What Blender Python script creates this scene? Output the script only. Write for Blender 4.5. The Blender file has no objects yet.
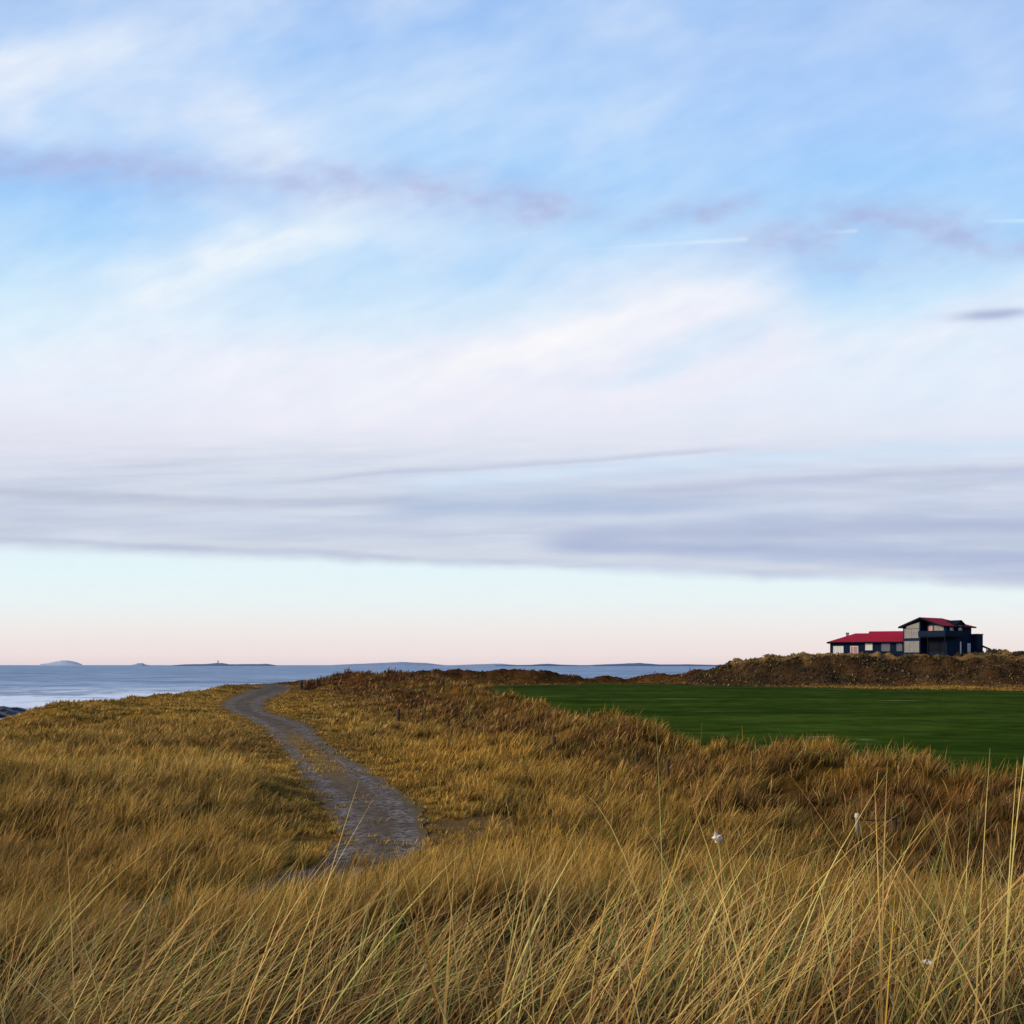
import bpy, bmesh, math, random
import numpy as np
from mathutils import Vector, Matrix

random.seed(7)
rng = np.random.default_rng(11)
F = 1098.0          # focal length in pixels of a 1024 px picture
ZC = 7.6            # eye height above the sea
HZ = 665.0          # row of the horizon
scene = bpy.context.scene
COL = scene.collection

# ------------------------------------------------------------------ noise
_perm = np.random.default_rng(3).permutation(4096)
_gang = np.random.default_rng(4).uniform(0, 2*np.pi, 4096)
_gx, _gy = np.cos(_gang), np.sin(_gang)

def _h(ix, iy):
    return _perm[(_perm[ix & 4095] + iy) & 4095]

def perlin(x, y):
    x = np.asarray(x, float); y = np.asarray(y, float)
    ix = np.floor(x).astype(int); iy = np.floor(y).astype(int)
    fx = x-ix; fy = y-iy
    u = fx*fx*fx*(fx*(fx*6-15)+10); v = fy*fy*fy*(fy*(fy*6-15)+10)
    def g(i, j, dx, dy):
        k = _h(i, j)
        return _gx[k]*dx+_gy[k]*dy
    a = g(ix, iy, fx, fy); b = g(ix+1, iy, fx-1, fy)
    c = g(ix, iy+1, fx, fy-1); d = g(ix+1, iy+1, fx-1, fy-1)
    return (a+(b-a)*u + ((c+(d-c)*u)-(a+(b-a)*u))*v)*1.5

def fbm(x, y, s=1.0, o=4, seed=0):
    r = 0; amp = 1; tot = 0
    for k in range(o):
        r = r+amp*perlin(x*s+17.3*seed+5.1*k, y*s-9.7*seed+3.3*k)
        tot += amp; amp *= .5; s *= 2.03
    return r/tot

def sstep(x, a, b):
    t = np.clip((x-a)/(b-a), 0, 1)
    return t*t*(3-2*t)

def polyd(x, y, pts):
    """distance to a polyline and the values interpolated at the nearest point"""
    pts = np.asarray(pts, float)
    best = np.full(np.shape(x), 1e9); nv = pts.shape[1]-2
    vals = [np.zeros(np.shape(x)) for _ in range(nv)]
    side = np.zeros(np.shape(x))
    for a, b in zip(pts[:-1], pts[1:]):
        dx, dy = b[0]-a[0], b[1]-a[1]
        t = np.clip(((x-a[0])*dx+(y-a[1])*dy)/(dx*dx+dy*dy), 0, 1)
        d = np.hypot(x-a[0]-t*dx, y-a[1]-t*dy)
        m = d < best
        best = np.where(m, d, best)
        for k in range(nv):
            vals[k] = np.where(m, a[2+k]+(b[2+k]-a[2+k])*t, vals[k])
        side = np.where(m, dx*(y-a[1])-dy*(x-a[0]), side)
    return best, vals, side

# ------------------------------------------------------------------ terrain
PLAIN = 3.1
# x, y, crest height, half width
BANK = [(-42, 215, 3.4, 8), (-33, 196, 4.6, 8), (-25, 176, 5.9, 9), (-16, 162, 5.9, 9.5), (-8, 136, 5.4, 9.5), (-2.5, 100, 4.95, 8),
        (2.2, 74, 4.75, 5.6), (4.6, 57, 4.65, 4.2), (7.2, 47, 4.5, 3.8), (9.4, 40, 4.3, 3.6), (11.2, 35, 3.8, 3.5),
        (14, 33, 4.1, 3.4), (16.3, 29, 3.5, 3.6), (18.5, 22, 3.7, 4), (19, 10, 4.8, 6), (17, -10, 5, 8)]
SCRUB = [(-34, 250, 5.0, 8), (-20, 258, 5.8, 8), (-8, 262, 6.0, 8), (3, 264, 6.05, 8), (11, 266, 5.6, 7), (17, 272, 3.9, 7), (34, 282, 4.6, 10), (46, 272, 6.0, 11), (52, 258, 6.8, 11)]
HILL = [(56, 254, 7.6, 8), (61, 247, 9.3, 11), (68, 243, 9.55, 12), (86, 241, 9.6, 12), (104, 234, 9.9, 12), (130, 222, 10.2, 14), (200, 190, 10, 20)]
def U(px, py, z=PLAIN):
    y = (ZC-z)*F/(py-HZ)
    return ((px-512)/F*y, y)
WORN = [(-1.1, 28.5, 1.9, 4.2), (-16.5, 70.5, 2.2, 2.4)]   # bare sandy patches: x, y, rx, ry
PR = [(688, 262, 300), (692, 246, 286), (699, 228, 266), (706, 222, 262), (712, 230, 263), (718, 247, 284), (723, 257, 303), (733, 270, 315), (744, 281, 326),
      (766, 298, 357), (784, 309, 386), (809, 331, 414), (831, 342, 428), (856, 338, 425), (875, 300, 395), (895, 235, 340), (915, 130, 240)]
PATH = []
for py, l, r in PR:
    a = U(l, py); b = U(r, py)
    PATH.append(((a[0]+b[0])/2, (a[1]+b[1])/2, (b[0]-a[0])/2))
PATH = [(-60, 262, 2.0), (-50, 232, 2.4)] + PATH + [(-11, 17.5, 1.2), (-20, 15, 1.2), (-32, 14, 1.2)]
def worn(x, y):
    m = np.zeros(np.shape(x))
    for sx, sy, rx, ry in WORN:
        k = np.hypot((x-sx)/rx, (y-sy)/ry)+.5*fbm(x, y, .8, 3, 46)
        m = np.maximum(m, 1-sstep(k, .55, 1.15))
    return m

def pathmask(x, y):
    d, (w,), _ = polyd(x, y, PATH)
    m = d-w*(1+.35*fbm(x, y, .7, 3, 45))
    return m      # < 0 on the gravel

FIELD = [(-5.5, 214), (-4, 240), (8, 246), (18, 258), (37, 255), (51, 229), (66, 210), (90, 188), (150, 165), (150, 10), (60, 10), (30, 14), (24, 24),
         (20, 33), (16.2, 37.5), (13, 40), (11, 45.5), (8.6, 53), (6.2, 64), (4.5, 80), (1, 108), (-3, 140), (-5.5, 175)]
def inpoly(x, y, P):
    r = np.zeros(np.shape(x), bool); n = len(P)
    for i in range(n):
        x0, y0 = P[i]; x1, y1 = P[(i+1) % n]
        c = ((y0 > y) != (y1 > y)) & (x < (x1-x0)*(y-y0)/((y1-y0) or 1e-9)+x0)
        r ^= c
    return r
def fielddist(x, y):
    d, _, _ = polyd(x, y, [(p[0], p[1]) for p in FIELD+[FIELD[0]]])
    return np.where(inpoly(x, y, FIELD), -d, d)

def coast(x, y):
    xs = np.interp(y, [-400, 0, 60, 88, 101, 112, 154, 190, 230, 300], [-60, -48, -41, -41, -42.5, -49, -52, -54, -62, -60])
    d1 = x-xs
    yf = 325+np.maximum(0, x-120)*2
    return np.minimum(d1, (yf-y)*.7)

def ground(x, y, fine=True):
    x = np.asarray(x, float); y = np.asarray(y, float)
    h = PLAIN+.22*fbm(x, y, .05, 3, 1)
    # camera dune
    r = np.hypot((x-1.5)*.8, y+1.5)
    dune = 3.32*np.exp(-(r/12.8)**2)
    rough = (.22*fbm(x, y, .30, 3, 2)+.12*fbm(x, y, .9, 2, 3)+.42*fbm(x, y, .13, 2, 19)*sstep(y, 18, 28))
    lm = np.exp(-(((x+14)/9)**2+((y-34)/9)**2))*.75+np.exp(-(((x+24)/9)**2+((y-58)/12)**2))*.2
    lm = lm-1.15*np.exp(-(((x+39)/8)**2+((y-80)/15)**2))-.35*np.exp(-(((x+24)/5)**2+((y-61)/3.5)**2))+.5*np.exp(-(((x+45)/5)**2+((y-114)/8)**2))
    lm = lm+(.0+1.0*fbm(x, y, .13, 3, 14))*np.exp(-((coast(x, y)-5)/6)**2)*sstep(y, 60, 90)
    lm = lm+np.exp(-(((x-1.5)/5)**2+((y-47)/12)**2))*.35
    top = np.zeros_like(h); prof = np.zeros_like(h)
    for k, R in enumerate((BANK, SCRUB, HILL)):
        d, (zc, w), s = polyd(x, y, R)
        d = d+w*.35*fbm(x, y, .12, 2, 5+k)
        if k == 2:
            p = 1-sstep(d, w*.55, w*2.1)
        else:
            p = np.exp(-(d/w)**2*1.2)
        zc = zc+(.8, .3, .8)[k]*fbm(x, y, .22, 3, 8+k)*np.clip((zc-PLAIN)/2, 0, 1)
        q = (zc-PLAIN)*p
        q = q+(k == 2)*p*(1-p)*3.2*fbm(x, y, .16, 4, 15)+(k == 2)*p*.75*fbm(x, y, .42, 3, 16)
        top = np.maximum(top, q); prof = np.maximum(prof, p)
    pm = pathmask(x, y)
    pf = sstep(pm, 0.0, 3.0)
    fd = fielddist(x, y)
    ff = sstep(fd, .6, 3.4+np.maximum(0, y-60)*.04)
    rough = rough*(1+1.6*prof)+prof*sstep(y, 24, 34)*(.34*fbm(x, y, .45, 2, 17)+.2*np.abs(fbm(x, y, .22, 2, 18)))
    lm = lm+.62*np.exp(-(((x+.35)/1.9)**2+((y-14)/3)**2))
    # hollow in front of the bank at the right
    lm = lm-.75*np.exp(-(((x-10)/4.5)**2+((y-24)/5.5)**2))
    h2 = h+np.maximum(top, dune)+lm*pf+rough*pf*ff*(0.35+.65*sstep(pm, 1, 6))
    flat = PLAIN+.06*fbm(x, y, .03, 2, 4)
    h2 = flat+(h2-flat)*ff
    pz = PLAIN+.18*fbm(x, y, .04, 2, 6)
    h2 = pz+(h2-pz)*sstep(pm, -.2, 1.6)*1.0 if True else h2
    c = coast(x, y)
    c = c+2.0*fbm(x, y, .08, 2, 12)
    m = sstep(c, -17, 3)
    return -2.2+(h2+2.2)*m

def gz(x, y): return float(ground(np.array([x]), np.array([y]))[0])
def on_ground(px, py):
    """where the sight line through a picture point meets the terrain"""
    y = np.exp(np.linspace(math.log(2), math.log(400), 6000))
    x = (px-512)/F*y; z = ZC-(py-HZ)/F*y
    g = ground(x, y)
    i = int(np.argmax(g > z))
    return float(x[i]), float(y[i]), float(g[i])

# ------------------------------------------------------------------ object helpers
def tag(o, label=None, cat=None, group=None, kind=None):
    if label: o['label'] = label
    if cat: o['category'] = cat
    if group: o['group'] = group
    if kind: o['kind'] = kind
    return o
def empty(name, loc, rz=0):
    o = bpy.data.objects.new(name, None); COL.objects.link(o)
    o.location = loc; o.rotation_euler = (0, 0, rz); o.empty_display_size = .2
    return o
class MB:
    def __init__(s): s.v = []; s.f = []; s.sm = False
    def quad(s, *p):
        n = len(s.v); s.v += [tuple(q) for q in p]; s.f.append(tuple(range(n, n+len(p)))); return s
    def box(s, a, b, M=None):
        n = len(s.v)
        c = [Vector((x, y, z)) for z in (a[2], b[2]) for y in (a[1], b[1]) for x in (a[0], b[0])]
        if M: c = [M @ q for q in c]
        s.v += [tuple(q) for q in c]
        for q in ((0, 2, 3, 1), (4, 5, 7, 6), (0, 1, 5, 4), (2, 6, 7, 3), (0, 4, 6, 2), (1, 3, 7, 5)):
            s.f.append(tuple(n+i for i in q))
        return s
    def tube(s, pts, rad, n=8, cap=True):
        k0 = len(s.v)
        pts = [Vector(p) for p in pts]
        for i, p in enumerate(pts):
            t = (pts[min(i+1, len(pts)-1)]-pts[max(i-1, 0)]).normalized()
            u = t.orthogonal().normalized(); w = t.cross(u)
            r = rad[i] if hasattr(rad, '__len__') else rad
            for j in range(n):
                a = 2*math.pi*j/n
                s.v.append(tuple(p+u*math.cos(a)*r+w*math.sin(a)*r))
        for i in range(len(pts)-1):
            for j in range(n):
                a = k0+i*n+j; b = k0+i*n+(j+1) % n
                s.f.append((a, b, b+n, a+n))
        if cap:
            s.f.append(tuple(k0+j for j in range(n))[::-1]); s.f.append(tuple(k0+(len(pts)-1)*n+j for j in range(n)))
        return s
    def build(s, name, mat, parent=None, smooth=False, bevel=0):
        me = bpy.data.meshes.new(name); me.from_pydata(s.v, [], s.f); me.validate(); me.update()
        bm = bmesh.new(); bm.from_mesh(me)
        bmesh.ops.recalc_face_normals(bm, faces=bm.faces)
        if bevel: bmesh.ops.bevel(bm, geom=bm.edges[:], offset=bevel, segments=1, affect='EDGES')
        bm.to_mesh(me); bm.free()
        if smooth: me.polygons.foreach_set('use_smooth', [True]*len(me.polygons))
        me.materials.append(mat)
        o = bpy.data.objects.new(name, me); COL.objects.link(o)
        if parent: o.parent = parent
        return o

def npmesh(name, V, Q, mat, colr=None, smooth=True, normal_attr=None):
    me = bpy.data.meshes.new(name)
    nv, nq = len(V), len(Q)
    me.vertices.add(nv); me.vertices.foreach_set('co', V.astype(np.float32).ravel())
    me.loops.add(nq*4); me.loops.foreach_set('vertex_index', Q.astype(np.int32).ravel())
    me.polygons.add(nq); me.polygons.foreach_set('loop_start', np.arange(0, nq*4, 4, dtype=np.int32))
    if smooth: me.polygons.foreach_set('use_smooth', np.ones(nq, bool))
    me.update(calc_edges=True)
    if colr is not None:
        a = me.color_attributes.new('col', 'FLOAT_COLOR', 'POINT')
        c = np.ones((nv, 4), np.float32); c[:, :3] = colr
        a.data.foreach_set('color', c.ravel())
    if mat: me.materials.append(mat)
    o = bpy.data.objects.new(name, me); COL.objects.link(o)
    return o
def gridquads(nr, nc):
    i = np.arange(nr-1)[:, None]*nc+np.arange(nc-1)[None, :]
    return np.stack([i, i+1, i+nc+1, i+nc], -1).reshape(-1, 4)

# ------------------------------------------------------------------ shader expression helper
class E:
    def __init__(s, g, sock): s.g = g; s.s = sock
    def _m(s, op, b=None, c=None):
        n = s.g.n('ShaderNodeMath'); n.operation = op
        for i, q in enumerate((s, b, c)):
            if q is None: continue
            if isinstance(q, E): s.g.t.links.new(q.s, n.inputs[i])
            else: n.inputs[i].default_value = q
        return E(s.g, n.outputs[0])
    def __add__(s, b): return s._m('ADD', b)
    __radd__ = __add__
    def __sub__(s, b): return s._m('SUBTRACT', b)
    def __rsub__(s, b): return (s*-1)+b
    def __mul__(s, b): return s._m('MULTIPLY', b)
    __rmul__ = __mul__
    def __truediv__(s, b): return s._m('DIVIDE', b)
    def exp(s): return s._m('EXPONENT')
    def clamp(s): return s._m('MAXIMUM', 0.)._m('MINIMUM', 1.)
    def abs(s): return s._m('ABSOLUTE')
    def max(s, b): return s._m('MAXIMUM', b)
    def min(s, b): return s._m('MINIMUM', b)
    def step(s, a, b):
        n = s.g.n('ShaderNodeMapRange'); n.interpolation_type = 'SMOOTHSTEP'
        inv = a > b
        if inv: a, b = b, a
        s.g.t.links.new(s.s, n.inputs[0]); n.inputs[1].default_value = a; n.inputs[2].default_value = b
        r = E(s.g, n.outputs[0])
        return (1-r) if inv else r
class G:
    def __init__(s, tree): s.t = tree
    def n(s, t): return s.t.nodes.new(t)
    def put(s, q, sock):
        if isinstance(q, E): s.t.links.new(q.s, sock)
        elif hasattr(q, 'links'): s.t.links.new(q, sock)
        else: sock.default_value = q
    def xyz(s, sock):
        n = s.n('ShaderNodeSeparateXYZ'); s.t.links.new(sock, n.inputs[0])
        return [E(s, o) for o in n.outputs]
    def vec(s, x, y, z=0.):
        n = s.n('ShaderNodeCombineXYZ')
        for i, q in enumerate((x, y, z)): s.put(q, n.inputs[i])
        return n.outputs[0]
    def noise(s, v, scale, detail=3, rough=.5, dist=0, out=0):
        n = s.n('ShaderNodeTexNoise'); s.put(v, n.inputs['Vector'])
        n.inputs['Scale'].default_value = scale; n.inputs['Detail'].default_value = detail
        n.inputs['Roughness'].default_value = rough; n.inputs['Distortion'].default_value = dist
        return E(s, n.outputs[out])
    def mix(s, f, a, b, mode='MIX'):
        n = s.n('ShaderNodeMix'); n.data_type = 'RGBA'; n.blend_type = mode
        s.put(f, n.inputs[0])
        for q, k in ((a, 6), (b, 7)):
            if isinstance(q, tuple): n.inputs[k].default_value = (*q[:3], 1)
            else: s.put(q, n.inputs[k])
        return E(s, n.outputs[2])
    def ramp(s, f, stops):
        n = s.n('ShaderNodeValToRGB'); s.put(f, n.inputs[0])
        el = n.color_ramp.elements
        while len(el) < len(stops): el.new(.5)
        for e_, (p, c) in zip(el, stops): e_.position = p; e_.color = (*c, 1)
        return E(s, n.outputs[0])
def srgb(r, g, b):
    f = lambda c: (c/12.92 if c <= .04045 else ((c+.055)/1.055)**2.4)
    return tuple(f(c/255) for c in (r, g, b))

def mat_new(name):
    m = bpy.data.materials.new(name); m.use_nodes = True
    g = G(m.node_tree); b = m.node_tree.nodes['Principled BSDF']
    return m, g, b
def pos(g): return g.n('ShaderNodeNewGeometry').outputs['Position']
def obj_co(g): return g.n('ShaderNodeTexCoord').outputs['Object']
def simple(name, c, rough=.7, var=.25, scale=3., metal=0, spec=.3, bump=0.):
    m, g, b = mat_new(name)
    v = obj_co(g)
    f = g.noise(v, scale, 4, .6)
    c0 = tuple(x*(1-var) for x in c); c1 = tuple(min(1, x*(1+var)) for x in c)
    g.t.links.new(g.mix(f, c0, c1).s, b.inputs['Base Color'])
    b.inputs['Roughness'].default_value = rough; b.inputs['Metallic'].default_value = metal
    b.inputs['Specular IOR Level'].default_value = spec
    if bump:
        n = g.n('ShaderNodeBump'); n.inputs['Strength'].default_value = bump
        g.put(g.noise(v, scale*5, 4, .6), n.inputs['Height']); g.t.links.new(n.outputs[0], b.inputs['Normal'])
    return m

# ------------------------------------------------------------------ sky: Nishita world behind a dome of thin cloud
SUN_EL, SUN_AZ = 19, -108
def lin(c):
    c = np.asarray(c, float)/255
    return np.where(c <= .04045, c/12.92, ((c+.055)/1.055)**2.4)
def skycol(px, py):
    """display colour (0-255) of the clouded sky; px, py are the direction expressed as tangents * F"""
    n = lambda sx, sy, o, seed: fbm(px*sx, py*sy, 1, o, seed)
    K = np.array([(-900, 84, 118, 190), (-300, 118, 158, 226), (-60, 150, 186, 240), (0, 168, 200, 245), (60, 166, 203, 251), (130, 164, 207, 255), (180, 163, 209, 255), (240, 178, 219, 255), (300, 200, 233, 255), (350, 216, 240, 255),
                  (420, 216, 236, 252), (545, 228, 246, 252), (575, 231, 247, 251), (600, 236, 245, 247), (620, 240, 240, 239), (638, 241, 233, 231), (655, 240, 225, 224), (668, 228, 212, 219)], float)
    c = np.stack([np.interp(py, K[:, 0], K[:, k]) for k in (1, 2, 3)], -1)
    wx = 70*n(.006, .009, 5, 101); wy = 34*n(.005, .010, 5, 102)
    X1 = px+wx; Y1 = py+wy
    X2 = px+.35*wx+10*n(.03, .03, 3, 103); Y2 = py+.30*wy+7*n(.02, .035, 4, 104)
    def over(c, a, col):
        a = np.clip(a, 0, 1)[..., None]
        return c+(np.array(col, float)-c)*a
    def blob(x, y, sx, sy, sl=0., X=X1, Y=Y1):
        return np.exp(-((X-x)/sx)**2-((Y-y-(X-x)*sl)/sy)**2)
    def band(pts, w0, X=X1, Y=Y1, w1=None, soft=40):
        P = np.array(pts, float)
        yc = np.interp(X, P[:, 0], P[:, 1])
        endf = sstep(X, P[0, 0]-soft, P[0, 0]+soft)*(1-sstep(X, P[-1, 0]-soft, P[-1, 0]+soft))
        d = Y-yc
        w = np.where(d < 0, w0, w1 if w1 else w0)
        return np.exp(-(d/w)**2)*endf
    # deeper blue openings
    c = over(c, .45*blob(130, 178, 210, 26)+.35*blob(560, 20, 260, 40), (150, 196, 252))
    c = over(c, .5*blob(700, 250, 300, 40, -.1)+.35*blob(470, 150, 110, 80), (172, 215, 255))
    # veils: fibres run up to the right
    r = px*.93-py*.36; s = px*.36+py*.93
    fib = fbm(r*.004, s*.016, 1, 6, 105); fib2 = fbm(r*.0025, s*.009, 1, 5, 106)
    tex = .78+.55*fib+.35*fib2
    v = .80*blob(18, 82, 72, 52)+.50*blob(120, 60, 90, 60)+.62*blob(235, 120, 95, 58, .3)+.45*blob(390, 90, 150, 60)+.35*blob(330, 190, 60, 50)
    wisp = .62+.75*sstep(fbm(r*.006+1, s*.02, 1, 6, 141), -.35, .45)
    X5 = px+.45*wx+9*n(.02, .02, 4, 142); Y5 = py+.45*wy+8*n(.02, .03, 4, 143)
    c = over(c, v*tex*.8, (216, 231, 252))
    v = .95*blob(12, 86, 66, 50, 0, X5, Y5)+.80*blob(200, 108, 90, 46, .35, X5, Y5)+.55*blob(265, 150, 60, 30, .4, X5, Y5)+.4*blob(120, 40, 120, 22, -.1, X5, Y5)+.35*blob(400, 105, 130, 40, -.2, X5, Y5)
    c = over(c, v*wisp, (230, 240, 254))
    mot = fbm(r*.007+2, s*.013, 1, 6, 121); mot2 = fbm(px*.004, py*.007, 1, 4, 122)
    c = over(c, np.clip(.22+mot*.9+mot2*.5, 0, .75)*(1-sstep(py, 200, 420))*(1-.45*sstep(px, 560, 760)), (208, 226, 252))
    c = over(c, np.clip(mot2*.8-mot*.5-.05, 0, .5)*(1-sstep(py, 260, 420)), (158, 202, 252))
    v = .95*blob(270, 258, 130, 44, -.35, X5, Y5)*wisp+.55*blob(70, 330, 190, 62, -.1)+.35*blob(420, 230, 110, 40)+.25*blob(620, 150, 80, 60)
    c = over(c, v*tex, (234, 245, 255))
    c = over(c, (.30*blob(900, 110, 260, 60, -.15)+.28*blob(880, 40, 200, 50))*tex, (192, 212, 250))
    big = band([(-700, 420), (0, 400), (180, 385), (400, 372), (520, 350), (640, 325), (720, 312), (800, 330)], 62, w1=130)
    c = over(c, big*(.80+.45*fib), (240, 242, 253))
    big2 = band([(420, 420), (600, 400), (760, 375), (900, 345), (1050, 320), (1700, 250)], 48, w1=140, soft=120)
    c = over(c, big2*(.74+.5*fib), (236, 239, 252))
    c = over(c, sstep(py, 380, 450)*.85, (230, 232, 245))
    c = over(c, blob(500, 385, 260, 40, -.12)*.75*tex, (246, 241, 250))
    c = over(c, blob(540, 345, 170, 17, -.32, X5, Y5)*.9*wisp, (250, 250, 254))
    c = over(c, blob(330, 365, 170, 20, -.1, X5, Y5)*.5*wisp, (246, 244, 253))
    c = over(c, .6*blob(650, 352, 90, 16, -.25)+.5*blob(480, 318, 100, 20, -.2)+.35*blob(760, 330, 60, 14, -.4), (206, 231, 252))
    c = over(c, sstep(py, 385, 440)*np.clip(-(px-260)/500, 0, .6)*.9, (232, 226, 243))
    # mauve cloudlets
    brk = sstep(fbm(px*.010+3, py*.022, 1, 5, 110), -.28, .34)
    fine = .7+.6*fbm(px*.035, py*.06, 1, 4, 111)
    m = band([(-600, 130), (0, 160), (120, 166), (300, 178), (420, 186), (590, 204)], 19, X2, Y2, 24)*.8
    m = np.maximum(m, .85*blob(430, 187, 95, 16, .05, X2, Y2)); m = np.maximum(m, .92*blob(545, 205, 56, 19, .05, X2, Y2))
    m = np.maximum(m, .75*blob(272, 183, 56, 14, 0, X2, Y2)); m = np.maximum(m, .62*blob(115, 165, 80, 20, 0, X2, Y2))
    X4 = px+.12*wx+16*n(.02, .03, 4, 131); Y4 = py+.12*wy+10*n(.02, .03, 4, 132)
    for x, y, sx, sy, sl, k in ((712, 209, 56, 13, -.12, .8), (648, 224, 34, 10, -.2, .55), (795, 238, 60, 20, .05, .95), (882, 222, 72, 21, .05, 1.), (955, 237, 60, 22, .1, 1.), (1045, 248, 60, 14, .1, .9), (850, 262, 110, 14, 0, .4), (760, 250, 70, 10, 0, .4)):
        m = np.maximum(m, k*blob(x, y, sx, sy, sl, X4, Y4))
    c = over(c, np.clip(m*(.5+.5*brk)*fine*1.0, 0, .8), (177, 183, 222))
    c = over(c, blob(990, 315, 34, 5.5, -.06, px+.1*wx, py+.1*wy)*.85+blob(1015, 311, 18, 3.5, 0, px, py+.1*wy)*.3, (168, 180, 214))
    # lavender bank, sharp lower edge
    e = np.interp(px, [-900, 0, 300, 512, 700, 1024, 1900], [520, 552, 563, 571, 579, 591, 615])
    e = e+5*fbm(px*.007, py*0, 1, 4, 112)+2.0*fbm(px*.03, py*.05, 1, 3, 113)
    X3 = px+.5*wx; Y3 = py+6*n(.006, .02, 4, 114)
    st = fbm(px*.0035-py*.002, py*.050+px*.004, 1, 5, 115); st2 = fbm(px*.006, py*.11-px*.005, 1, 4, 116); soft = fbm(px*.005, py*.018, 1, 4, 118)
    up = sstep(py, 420, 500)
    c = over(c, up*(.88+.25*soft), (210, 217, 233))
    c = over(c, sstep(py, 440, 520)*sstep(px, 380, 900)*.55, (186, 196, 224))
    c = over(c, np.clip(up*(st*.9+.12), 0, .6), (188, 196, 218))
    st3 = fbm(px*.004, py*.17+px*.006, 1, 5, 119)
    c = over(c, np.clip(up*(st3*.8-.05), 0, .5), (186, 194, 216))
    c = over(c, np.clip(up*(st2*.75), 0, .45), (222, 228, 243))
    Q = dict(X=X3, Y=Y3)
    c = over(c, .75*band([(300, 482), (360, 474), (520, 463), (640, 458), (730, 450)], 3.5, w1=2, **Q), (196, 202, 224))
    c = over(c, .80*band([(400, 482), (520, 473), (640, 466), (800, 456), (1100, 436), (1700, 400)], 7, w1=13, **Q), (212, 228, 248))
    c = over(c, .55*band([(-700, 470), (0, 490), (100, 495), (300, 502), (420, 502)], 4, w1=7, **Q), (182, 187, 210))
    c = over(c, .55*band([(-700, 500), (0, 515), (200, 525), (450, 535)], 9, w1=9, **Q), (196, 204, 226))
    c = over(c, .8*band([(380, 512), (470, 508), (560, 505), (700, 512), (800, 516)], 14, w1=12, **Q), (178, 192, 222))
    c = over(c, .7*band([(620, 492), (800, 480), (920, 472), (1060, 464), (1700, 430)], 5, w1=6, **Q), (190, 196, 222))
    c = over(c, .75*band([(560, 520), (720, 510), (880, 502), (1060, 492), (1700, 450)], 5, w1=8, **Q), (212, 217, 236))
    c = over(c, .85*band([(560, 535), (760, 530), (900, 526), (1060, 522), (1700, 510)], 8, w1=10, **Q), (180, 188, 217))
    c = over(c, .8*band([(560, 545), (720, 548), (880, 554), (1060, 558), (1700, 575)], 8, w1=10, **Q), (174, 184, 216))
    c = over(c, .65*band([(150, 536), (300, 545), (520, 553), (760, 566), (960, 576)], 4, w1=6, **Q), (214, 217, 230))
    c = over(c, .5*band([(-300, 535), (0, 541), (200, 548), (420, 558), (600, 566)], 3, w1=4, **Q), (186, 192, 214))
    c = over(c, .5*sstep(e-py, 14, 1)*sstep(px, 500, 1000), (200, 205, 222))
    base = np.stack([np.interp(py, K[:, 0], K[:, k]) for k in (1, 2, 3)], -1)
    c = c+(sstep(py, 430, 500)*np.ones_like(px))[..., None]*np.array((-1., 1., 0.))
    cut = sstep(e-py, 12+5*soft, -3)
    c = c+(base-c)*cut[..., None]
    # contrails
    def trail(x0, y0, x1, y1, w, k):
        t = np.clip(((px-x0)*(x1-x0)+(py-y0)*(y1-y0))/((x1-x0)**2+(y1-y0)**2), 0, 1)
        d = np.hypot(px-x0-t*(x1-x0), py-y0-t*(y1-y0))
        return k*np.exp(-(d/(w*(.45+.55*t)))**2)*(.25+.75*t)
    c = over(c, trail(572, 250, 746, 239, 2.2, .6)*(.75+.5*brk), (230, 243, 255))
    c = over(c, trail(826, 232, 856, 231, 1.8, .5)+trail(985, 221, 1045, 220, 2.0, .9), (226, 242, 255))
    c = c+(1.2*fbm(px*.05, py*.07, 1, 3, 120)+8*fbm(r*.016, s*.05, 1, 5, 144)*(1-sstep(py, 330, 470))+7*fbm(px*.012, py*.12, 1, 5, 145)*sstep(py, 400, 470)*(1-cut))[..., None]*np.array((1.15, .8, .3))
    return np.clip(c, 0, 255)

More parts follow.
